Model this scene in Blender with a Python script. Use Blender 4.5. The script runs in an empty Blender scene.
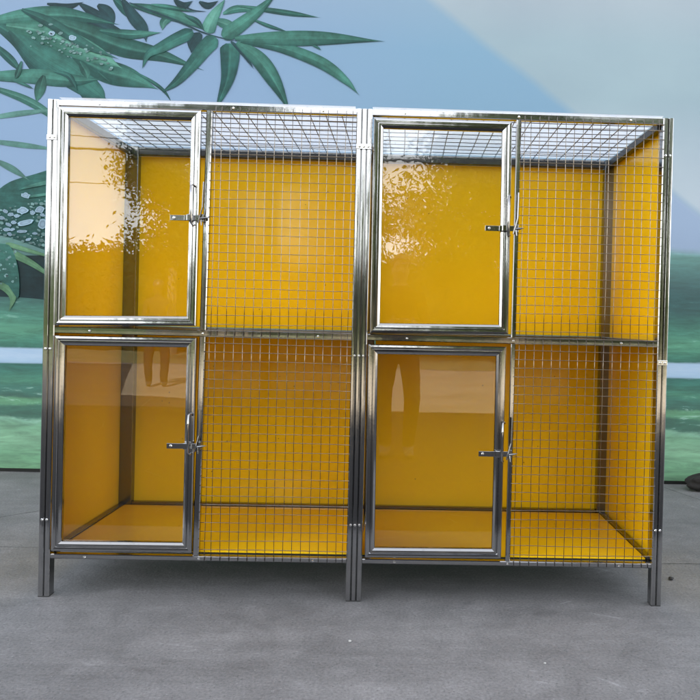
import bpy, bmesh, math, random
from mathutils import Vector, Matrix
from mathutils import noise as mnoise

S = bpy.context.scene
COL = S.collection
R = math.radians

# ------------------------------------------------------------------ camera
cam_d = bpy.data.cameras.new("camera")
cam = bpy.data.objects.new("camera", cam_d)
COL.objects.link(cam)
S.camera = cam
cam_d.sensor_width = 36.0
cam_d.lens = 36.0
cam_d.shift_x = -0.0968
cam_d.shift_y = -0.0313
cam_d.clip_start = 0.02
cam_d.clip_end = 2000
_r = Vector((0.99945949, -0.02227461, 0.02417781))
_f = Vector((0.02246303, 0.99971917, -0.00754982))
_u = Vector((-0.02400285, 0.00808885, 0.99967917))
cam.matrix_world = Matrix(((_r.x, _u.x, -_f.x, 0.17828),
                           (_r.y, _u.y, -_f.y, -2.91908),
                           (_r.z, _u.z, -_f.z, 1.16944),
                           (0, 0, 0, 1)))

# ------------------------------------------------------------------ light
SUN_EL, SUN_AZ = 36.9, 0.0          # degrees; the sun stands behind the backdrop (+Y)
w = bpy.data.worlds.new("World")
S.world = w
w.use_nodes = True
wn = w.node_tree
for n in list(wn.nodes):
    wn.nodes.remove(n)
sky = wn.nodes.new('ShaderNodeTexSky')
sky.sky_type = 'NISHITA'
sky.sun_disc = False
sky.sun_elevation = R(SUN_EL)
sky.sun_rotation = R(SUN_AZ)
sky.air_density = 1.0
sky.dust_density = 1.2
sky.ozone_density = 1.0
bg = wn.nodes.new('ShaderNodeBackground')
bg.inputs['Strength'].default_value = 0.12
wo = wn.nodes.new('ShaderNodeOutputWorld')
# thin high haze and broken white cloud over the blue
wtc = wn.nodes.new('ShaderNodeTexCoord')
wmp = wn.nodes.new('ShaderNodeMapping')
wmp.inputs['Scale'].default_value = (1, 1, 3.0)
wn.links.new(wtc.outputs['Generated'], wmp.inputs[0])
wno = wn.nodes.new('ShaderNodeTexNoise')
wno.inputs['Scale'].default_value = 2.2
wno.inputs['Detail'].default_value = 6
wn.links.new(wmp.outputs[0], wno.inputs['Vector'])
wmr = wn.nodes.new('ShaderNodeMapRange')
wmr.inputs[1].default_value = 0.30
wmr.inputs[2].default_value = 0.70
wmr.inputs[3].default_value = 0.55
wmr.inputs[4].default_value = 0.95
wn.links.new(wno.outputs['Fac'], wmr.inputs[0])
wbw = wn.nodes.new('ShaderNodeRGBToBW')
wn.links.new(sky.outputs[0], wbw.inputs[0])
wcl = wn.nodes.new('ShaderNodeMix')
wcl.data_type = 'RGBA'
wcl.blend_type = 'MULTIPLY'
wcl.inputs[0].default_value = 1.0
wcl.inputs[7].default_value = (1.50, 1.46, 1.40, 1)
wn.links.new(wbw.outputs[0], wcl.inputs[6])
wmx = wn.nodes.new('ShaderNodeMix')
wmx.data_type = 'RGBA'
wn.links.new(wmr.outputs[0], wmx.inputs[0])
wn.links.new(sky.outputs[0], wmx.inputs[6])
wn.links.new(wcl.outputs[2], wmx.inputs[7])
wn.links.new(wmx.outputs[2], bg.inputs['Color'])
wn.links.new(bg.outputs[0], wo.inputs['Surface'])

sd = bpy.data.lights.new("sun", 'SUN')
sd.energy = 4.0
sd.angle = R(0.5)
sd.color = (1.0, 0.94, 0.85)
sun = bpy.data.objects.new("sun", sd)
COL.objects.link(sun)
sun.rotation_euler = (R(-(90 - SUN_EL)), 0, R(-SUN_AZ))
sun.location = (0, 12, 12)

S.view_settings.view_transform = 'Standard'
S.view_settings.look = 'None'
S.view_settings.gamma = 1.0
S.view_settings.exposure = 3.12
S.render.engine = 'CYCLES'
S.cycles.max_bounces = 12
S.cycles.transparent_max_bounces = 24
S.cycles.glossy_bounces = 6

random.seed(11)

# ------------------------------------------------------------------ node helpers
class NT:
    def __init__(self, name):
        self.m = bpy.data.materials.new(name)
        self.m.use_nodes = True
        self.t = self.m.node_tree
        for n in list(self.t.nodes):
            self.t.nodes.remove(n)
        self.out = self.t.nodes.new('ShaderNodeOutputMaterial')

    def n(self, kind, ins=None, **props):
        nd = self.t.nodes.new(kind)
        for k, v in props.items():
            setattr(nd, k, v)
        for k, v in (ins or {}).items():
            s = nd.inputs[k]
            if isinstance(v, bpy.types.NodeSocket):
                self.t.links.new(v, s)
            else:
                s.default_value = v
        return nd

    def coord(self, kind='Object', scale=(1, 1, 1)):
        c = self.n('ShaderNodeTexCoord').outputs[kind]
        if scale == (1, 1, 1):
            return c
        return self.n('ShaderNodeMapping', {'Vector': c, 'Scale': scale}).outputs[0]

    def noise(self, vec, scale, detail=4, rough=0.55, dist=0.0):
        return self.n('ShaderNodeTexNoise', {'Vector': vec, 'Scale': scale, 'Detail': detail,
                                             'Roughness': rough, 'Distortion': dist}).outputs['Fac']

    def ramp(self, fac, stops, interp='LINEAR'):
        nd = self.n('ShaderNodeValToRGB', {'Fac': fac})
        cr = nd.color_ramp
        cr.interpolation = interp
        while len(cr.elements) < len(stops):
            cr.elements.new(0.5)
        for e, (p, c) in zip(cr.elements, stops):
            e.position = p
            if not hasattr(c, '__len__'):
                c = (c, c, c)
            e.color = (*c[:3], 1)
        return nd.outputs['Color']

    def math(self, op, a, b=0.0, c=None, clamp=False):
        ins = {0: a, 1: b}
        if c is not None:
            ins[2] = c
        return self.n('ShaderNodeMath', ins, operation=op, use_clamp=clamp).outputs[0]

    def mix(self, fac, a, b, blend='MIX'):
        nd = self.n('ShaderNodeMix', data_type='RGBA', blend_type=blend)
        for k, v in ((0, fac), (6, a), (7, b)):
            s = nd.inputs[k]
            if isinstance(v, bpy.types.NodeSocket):
                self.t.links.new(v, s)
            else:
                s.default_value = v if not hasattr(v, '__len__') else (*v[:3], 1)
        return nd.outputs[2]

    def sep(self, vec):
        return self.n('ShaderNodeSeparateXYZ', {0: vec}).outputs

    def bump(self, h, strength, dist=0.01):
        return self.n('ShaderNodeBump', {'Height': h, 'Strength': strength, 'Distance': dist}).outputs[0]

    def bsdf(self, **k):
        ins = {}
        for key, v in k.items():
            key = key.replace('_', ' ')
            if key == 'Base Color' and not isinstance(v, bpy.types.NodeSocket):
                v = (*v[:3], 1)
            ins[key] = v
        return self.n('ShaderNodeBsdfPrincipled', ins).outputs[0]

    def done(self, sh):
        self.t.links.new(sh, self.out.inputs['Surface'])
        return self.m


def simple(name, col, rough=0.6, metal=0.0, var=0.15, scale=20, spec=0.5, bump=0.0):
    t = NT(name)
    v = t.coord()
    f = t.noise(v, scale)
    c = t.mix(f, tuple(x * (1 - var) for x in col), tuple(min(1, x * (1 + var)) for x in col))
    k = dict(Base_Color=c, Roughness=rough, Metallic=metal, Specular_IOR_Level=spec)
    if bump:
        k['Normal'] = t.bump(t.noise(v, scale * 3), bump, 0.004)
    return t.done(t.bsdf(**k))


def m_steel(name, base=0.60, rlo=0.10, rhi=0.24, wave=0.12):
    """polished thin-walled stainless tube: slightly wavy, smudged"""
    t = NT(name)
    v = t.coord()
    smudge = t.noise(v, 9, 6, 0.65)
    fine = t.noise(v, 120, 3)
    r = t.math('ADD', t.math('MULTIPLY', smudge, rhi - rlo), rlo)
    r = t.math('ADD', r, t.math('MULTIPLY', fine, 0.05))
    wv = t.noise(t.coord(scale=(14, 14, 5)), 1.0, 2)
    spots = t.ramp(t.noise(v, 55, 5, 0.7), [(0.28, base * 0.72), (0.40, base), (1.0, base * 1.04)])
    b1 = t.bump(wv, wave, 0.02)
    b2 = t.n('ShaderNodeBump', {'Height': fine, 'Strength': 0.03, 'Distance': 0.002, 'Normal': b1}).outputs[0]
    return t.done(t.bsdf(Base_Color=spots, Metallic=1.0, Roughness=r, Normal=b2))


def m_panel(name, col):
    """glossy orange-yellow PVC board"""
    t = NT(name)
    v = t.coord()
    f = t.noise(v, 2.3, 5, 0.6)
    c = t.mix(f, tuple(x * 0.92 for x in col), tuple(min(1, x * 1.06) for x in col))
    dust = t.ramp(t.noise(v, 40, 6, 0.75), [(0.62, 0.0), (0.8, 0.10)])
    c = t.mix(dust, c, (0.55, 0.36, 0.12))
    fly = t.n('ShaderNodeTexVoronoi', {'Vector': v, 'Scale': 26.0}).outputs
    spk = t.math('MULTIPLY', t.math('LESS_THAN', fly['Distance'], 0.085), t.ramp(t.sep(fly['Color'])[0], [(0.86, 0.0), (0.88, 0.7)]))
    c = t.mix(spk, c, (0.16, 0.08, 0.02))
    vd = t.n('ShaderNodeTexVoronoi', {'Vector': t.n('ShaderNodeMapping', {'Vector': v, 'Rotation': (0.3, 0.5, 0.2), 'Scale': (1.0, 1.0, 6.0)}).outputs[0],
                                      'Scale': 2.6}, feature='DISTANCE_TO_EDGE').outputs['Distance']
    scr = t.math('MULTIPLY', t.ramp(vd, [(0.0, 1.0), (0.010, 0.0)]), t.ramp(t.noise(v, 5.0, 4), [(0.55, 0.0), (0.65, 0.5)]))
    c = t.mix(scr, c, tuple(min(1, x * 1.25 + 0.05) for x in col))
    sc = t.noise(t.coord(scale=(3, 3, 60)), 1.0, 3)
    r = t.math('ADD', t.math('MULTIPLY', sc, 0.10), 0.06)
    r = t.math('ADD', r, t.math('MULTIPLY', dust, 0.4))
    b = t.bump(t.noise(v, 3.0, 2), 0.05, 0.03)
    return t.done(t.bsdf(Base_Color=c, Roughness=r, Normal=b, Specular_IOR_Level=0.16))


def m_glass(name, wave=0.06):
    """thin clear pane: transparent with a Fresnel mirror, faintly wavy and dusty"""
    t = NT(name)
    v = t.coord()
    nrm = t.bump(t.noise(v, 5.0, 3, 0.5), wave, 0.02)
    fr = t.n('ShaderNodeFresnel', {'IOR': 1.43, 'Normal': nrm}).outputs[0]
    tr = t.n('ShaderNodeBsdfTransparent', {'Color': (0.965, 0.972, 0.965, 1)}).outputs[0]
    gl = t.n('ShaderNodeBsdfGlossy', {'Color': (1, 1, 1, 1), 'Roughness': 0.008, 'Normal': nrm}).outputs[0]
    df = t.n('ShaderNodeBsdfDiffuse', {'Color': (0.55, 0.55, 0.53, 1)}).outputs[0]
    dust = t.ramp(t.noise(v, 16, 7, 0.72), [(0.5, 0.0), (0.85, 0.006)])
    a = t.n('ShaderNodeMixShader', {0: fr, 1: tr, 2: gl}).outputs[0]
    b = t.n('ShaderNodeMixShader', {0: dust, 1: a, 2: df}).outputs[0]
    return t.done(b)


def m_roof_sheet(name):
    t = NT(name)
    v = t.coord()
    fr = t.n('ShaderNodeFresnel', {'IOR': 1.5}).outputs[0]
    tr = t.n('ShaderNodeBsdfTransparent', {'Color': (0.93, 0.95, 0.97, 1)}).outputs[0]
    tl = t.n('ShaderNodeBsdfTranslucent', {'Color': (0.85, 0.88, 0.92, 1)}).outputs[0]
    gl = t.n('ShaderNodeBsdfGlossy', {'Roughness': 0.12}).outputs[0]
    f = t.ramp(t.noise(t.coord(scale=(1.2, 9, 1)), 1.6, 4), [(0.25, 0.34), (0.8, 0.58)])
    a = t.n('ShaderNodeMixShader', {0: f, 1: tr, 2: tl}).outputs[0]
    fr = t.math('MULTIPLY', fr, 0.35)
    b = t.n('ShaderNodeMixShader', {0: fr, 1: a, 2: gl}).outputs[0]
    return t.done(b)


# ------------------------------------------------------------------ mesh helpers
def new_obj(name, bm, mat, parent=None, smooth=False, loc=None):
    bmesh.ops.recalc_face_normals(bm, faces=bm.faces)
    me = bpy.data.meshes.new(name)
    bm.to_mesh(me)
    bm.free()
    if not isinstance(mat, (list, tuple)):
        mat = [mat]
    for m in mat:
        me.materials.append(m)
    if smooth:
        for p in me.polygons:
            p.use_smooth = True
    o = bpy.data.objects.new(name, me)
    COL.objects.link(o)
    if loc is not None:
        o.location = loc
    if parent:
        o.parent = parent
    return o


def tag(o, label, cat, group=None):
    o['label'] = label
    o['category'] = cat
    if group:
        o['group'] = group
    return o


def empty(name, loc, label, cat, group=None, rz=0):
    o = bpy.data.objects.new(name, None)
    COL.objects.link(o)
    o.empty_display_size = 0.2
    o.location = loc
    o.rotation_euler = (0, 0, rz)
    return tag(o, label, cat, group)


def copy_tree(o, parent=None):
    c = o.copy()
    COL.objects.link(c)
    if parent:
        c.parent = parent
    for ch in list(o.children):
        copy_tree(ch, c)
    return c


def box(bm, x0, x1, y0, y1, z0, z1, ch=0.0):
    vs = [bm.verts.new((x, y, z)) for x in (x0, x1) for y in (y0, y1) for z in (z0, z1)]
    fs = [(0, 1, 3, 2), (4, 6, 7, 5), (0, 4, 5, 1), (2, 3, 7, 6), (0, 2, 6, 4), (1, 5, 7, 3)]
    faces = [bm.faces.new([vs[i] for i in f]) for f in fs]
    if ch > 0:
        es = list({e for f in faces for e in f.edges})
        bmesh.ops.bevel(bm, geom=es, offset=ch, segments=2, affect='EDGES', profile=0.5)


def tube(bm, pts, r, n=6, caps=True):
    pts = [Vector(p) for p in pts]
    rs = r if hasattr(r, '__len__') else [r] * len(pts)
    rings = []
    ref = None
    for i, p in enumerate(pts):
        d = (pts[min(i + 1, len(pts) - 1)] - pts[max(i - 1, 0)]).normalized()
        if ref is None:
            ref = Vector((0, 0, 1)) if abs(d.z) < 0.9 else Vector((1, 0, 0))
        a = d.cross(ref).normalized()
        b = a.cross(d).normalized()
        ref = b
        rings.append([bm.verts.new(p + (a * math.cos(2 * math.pi * k / n) + b * math.sin(2 * math.pi * k / n)) * rs[i])
                      for k in range(n)])
    for i in range(len(rings) - 1):
        for k in range(n):
            bm.faces.new((rings[i][k], rings[i][(k + 1) % n], rings[i + 1][(k + 1) % n], rings[i + 1][k]))
    if caps:
        bm.faces.new(list(reversed(rings[0])))
        bm.faces.new(rings[-1])


def prism(bm, poly, p0, ax_u, ax_v, ax_w, length):
    """extrude the 2-D outline poly (u, v) along ax_w"""
    p0, u, v, w_ = Vector(p0), Vector(ax_u), Vector(ax_v), Vector(ax_w)
    a = [bm.verts.new(p0 + u * x + v * y) for x, y in poly]
    b = [bm.verts.new(p0 + u * x + v * y + w_ * length) for x, y in poly]
    n = len(poly)
    for i in range(n):
        bm.faces.new((a[i], a[(i + 1) % n], b[(i + 1) % n], b[i]))
    bm.faces.new(list(reversed(a)))
    bm.faces.new(b)


def mitred(bm, corners, profile):
    """picture-frame: corners (x, z) going round, profile [(inset, y)] closed"""
    n = len(corners)
    cs = [Vector((c[0], c[1])) for c in corners]
    loops = []
    for i in range(n):
        p, q, s = cs[i - 1], cs[i], cs[(i + 1) % n]
        e1, e2 = (p - q).normalized(), (s - q).normalized()
        bis = (e1 + e2)
        sc = 1.0 / max(1e-6, abs(e1.x * e2.y - e1.y * e2.x))
        bis *= sc
        loops.append([bm.verts.new((q.x + bis.x * a, y, q.y + bis.y * a)) for a, y in profile])
    m = len(profile)
    for i in range(n):
        a, b = loops[i], loops[(i + 1) % n]
        for k in range(m):
            bm.faces.new((a[k], b[k], b[(k + 1) % m], a[(k + 1) % m]))


def strip_profile(widths, depth, ch=0.0035, gap=0.0012, groove=0.005):
    """outline of several square tubes standing side by side: (x, y) with y=0 the front"""
    front, x = [], 0.0
    for i, wd in enumerate(widths):
        x0, x1 = x, x + wd
        front += [(x0, groove if i else ch), (x0 + ch, 0.0003), ((x0 + x1) / 2, 0.0), (x1 - ch, 0.0003),
                  (x1, groove if i < len(widths) - 1 else ch)]
        x = x1
        if i < len(widths) - 1:
            front.append((x + gap / 2, groove + 0.004))
            x += gap
    tot = x
    back = [(tot, depth - ch), (tot - ch, depth), (ch, depth), (0, depth - ch)]
    return front + back, tot

# outlines of the bamboo print, metres on the sheet (x, z)
LEAVES = [([(-2.877, 3.3), (-2.659, 3.162), (-2.525, 2.963), (-2.479, 2.848)], 0.154, 'd', 0), ([(-2.591, 3.383), (-2.299, 3.247), (-2.008, 3.169), (-1.789, 3.118)], 0.14, 'd', 0), ([(-2.374, 3.361), (-2.12, 3.311), (-1.937, 3.23), (-1.819, 3.132)], 0.084, 'k', 0), ([(-2.322, 2.955), (-2.182, 2.828), (-2.041, 2.657), (-1.981, 2.557)], 0.14, 'd', 0), ([(-2.747, 3.247), (-2.549, 3.079), (-2.33, 2.955), (-2.109, 2.801), (-2.043, 2.745)], 0.21, 'd', 0), ([(-2.889, 3.155), (-2.742, 3.029), (-2.654, 2.93)], 0.063, 'd', 0), ([(-2.484, 3.445), (-2.339, 3.428), (-2.217, 3.468)], 0.049, 'k', 0), ([(-2.115, 3.45), (-2.034, 3.387), (-1.996, 3.279)], 0.091, 'k', 0), ([(-2.246, 3.453), (-2.121, 3.377), (-1.99, 3.33)], 0.07, 'k', 0), ([(-2.0, 3.498), (-1.912, 3.421), (-1.852, 3.335)], 0.077, 'd', 0), ([(-2.913, 3.299), (-2.59, 3.354), (-2.302, 3.364), (-1.953, 3.31)], 0.133, 'm', 0), ([(-2.554, 3.348), (-2.227, 3.257), (-1.935, 3.15), (-1.643, 3.094), (-1.328, 2.994)], 0.154, 'm', 0), ([(-2.296, 3.087), (-2.077, 2.977), (-1.858, 2.919), (-1.66, 2.844)], 0.175, 'm', 0), ([(-1.874, 2.984), (-1.712, 2.901), (-1.616, 2.831), (-1.556, 2.745)], 0.028, 'd', 0), ([(-2.776, 3.275), (-2.516, 3.24), (-2.297, 3.152), (-2.078, 3.065), (-1.924, 2.989)], 0.182, 'w', 0), ([(-2.977, 2.897), (-2.581, 2.91), (-2.292, 2.89), (-2.068, 2.905)], 0.119, 'm', 0), ([(-2.495, 2.92), (-2.522, 2.817), (-2.549, 2.714)], 0.084, 'm', 0), ([(-2.237, 3.03), (-2.192, 2.959), (-2.176, 2.901)], 0.07, 'm', 0), ([(-2.94, 2.84), (-2.65, 2.748), (-2.461, 2.644), (-2.313, 2.517)], 0.063, 'l', 0), ([(-2.936, 2.586), (-2.648, 2.638), (-2.36, 2.676)], 0.042, 'p', 0), ([(-2.933, 2.433), (-2.644, 2.405), (-2.354, 2.377)], 0.042, 'p', 0), ([(-2.858, 2.297), (-2.712, 2.228), (-2.581, 2.144)], 0.049, 'p', 0), ([(-1.198, 3.416), (-1.082, 3.456), (-0.863, 3.449)], 0.056, 'l', 0), ([(-1.098, 3.478), (-0.738, 3.439), (-0.481, 3.411)], 0.042, 'm', 0), ([(-0.993, 3.386), (-0.846, 3.332), (-0.72, 3.3)], 0.028, 'd', 0), ([(-1.27, 3.369), (-1.153, 3.329), (-1.064, 3.259)], 0.077, 'l', 0), ([(-1.562, 3.381), (-1.627, 3.343), (-1.64, 3.276)], 0.063, 'l', 0), ([(-1.558, 3.506), (-1.491, 3.464), (-1.419, 3.503)], 0.056, 'k', 0), ([(-1.375, 3.497), (-1.309, 3.47), (-1.23, 3.51)], 0.049, 'k', 0), ([(-1.356, 3.264), (-1.405, 3.204), (-1.425, 3.115)], 0.105, 'k', 0), ([(-1.935, 3.493), (-1.853, 3.372), (-1.778, 3.279), (-1.754, 3.185)], 0.098, 'k', 0), ([(-2.097, 3.261), (-1.864, 3.24), (-1.64, 3.262)], 0.07, 'm', 0), ([(-1.876, 3.458), (-1.65, 3.415), (-1.467, 3.363), (-1.305, 3.28)], 0.091, 'm', 0), ([(-1.312, 3.273), (-1.271, 3.384), (-1.186, 3.519)], 0.105, 'l', 1), ([(-1.195, 3.24), (-1.065, 3.34), (-0.936, 3.447), (-0.807, 3.576)], 0.112, 'm', 1), ([(-1.884, 3.473), (-1.54, 3.353), (-1.319, 3.265), (-1.062, 3.208)], 0.0154, 'k', 1), ([(-1.543, 3.506), (-1.432, 3.437), (-1.315, 3.426)], 0.014, 'k', 1), ([(-1.143, 3.198), (-1.14, 3.066), (-1.158, 2.919), (-1.234, 2.711)], 0.147, 'd', 1), ([(-1.246, 3.238), (-1.331, 3.148), (-1.409, 3.043), (-1.523, 2.907), (-1.63, 2.823)], 0.119, 'd', 1), ([(-1.414, 3.277), (-1.537, 3.214), (-1.645, 3.152), (-1.738, 3.098), (-1.779, 2.994)], 0.098, 'd', 1), ([(-1.136, 3.213), (-1.039, 3.128), (-0.963, 3.013)], 0.042, 'k', 0), ([(-1.092, 3.207), (-0.928, 3.088), (-0.8, 2.916), (-0.677, 2.684)], 0.126, 'm', 0), ([(-1.063, 3.215), (-0.769, 3.181), (-0.473, 3.08), (-0.286, 2.954), (-0.181, 2.847)], 0.091, 'm', 0), ([(-1.107, 3.236), (-0.77, 3.247), (-0.404, 3.259), (0.002, 3.251)], 0.1155, 'm', 0), ([(-0.535, 3.203), (-0.498, 3.19), (-0.468, 3.169)], 0.0175, 'd', 0), ([(-2.105, 2.962), (-1.987, 2.863)], 0.0112, 'd', 0), ([(-2.725, 2.876), (-2.623, 2.843), (-2.565, 2.816)], 0.021, 'd', 0), ([(-2.423, 2.952), (-2.322, 2.926), (-2.277, 2.869), (-2.247, 2.811)], 0.042, 'd', 0), ([(-2.656, 3.017), (-2.683, 2.929), (-2.704, 2.884)], 0.042, 'm', 0), ([(-1.724, 3.464), (-1.578, 3.447), (-1.388, 3.417)], 0.035, 'm', 0), ([(-1.475, 3.392), (-1.387, 3.351), (-1.327, 3.28)], 0.042, 'd', 0), ([(-2.663, 3.395), (-2.445, 3.3), (-2.189, 3.149), (-1.948, 3.054)], 0.084, 'd', 0), ([(-2.745, 1.679), (-2.556, 1.626), (-2.352, 1.573)], 0.035, 'y', 1), ([(-2.869, 1.377), (-2.746, 1.358), (-2.687, 1.286), (-2.714, 1.176)], 0.063, 'y', 0), ([(-2.715, 1.615), (-2.554, 1.538), (-2.364, 1.411)], 0.056, 'y', 1)]
PATCHES = [('d', [(-2.916, 1.587), (-2.338, 1.603), (-2.331, 1.251), (-2.477, 1.277), (-2.658, 1.287), (-2.911, 1.288)]), ('d', [(-2.995, 1.95), (-2.839, 2.049), (-2.746, 2.125), (-2.675, 2.156), (-2.567, 2.188), (-2.452, 2.228), (-2.28, 2.284), (-2.232, 1.715), (-2.324, 1.625), (-2.44, 1.629), (-2.63, 1.697), (-2.775, 1.737), (-2.992, 1.768)]), ('m', [(-2.918, 1.682), (-2.774, 1.679), (-2.709, 1.666), (-2.663, 1.557), (-2.639, 1.412), (-2.643, 1.258), (-2.687, 1.323), (-2.732, 1.387), (-2.913, 1.434)]), ('l', [(-2.68, 2.068), (-2.58, 2.115), (-2.35, 2.18), (-2.349, 2.144), (-2.565, 2.094)]), ('l', [(-2.636, 2.026), (-2.348, 2.078), (-2.348, 2.056), (-2.607, 2.012)])]
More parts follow.
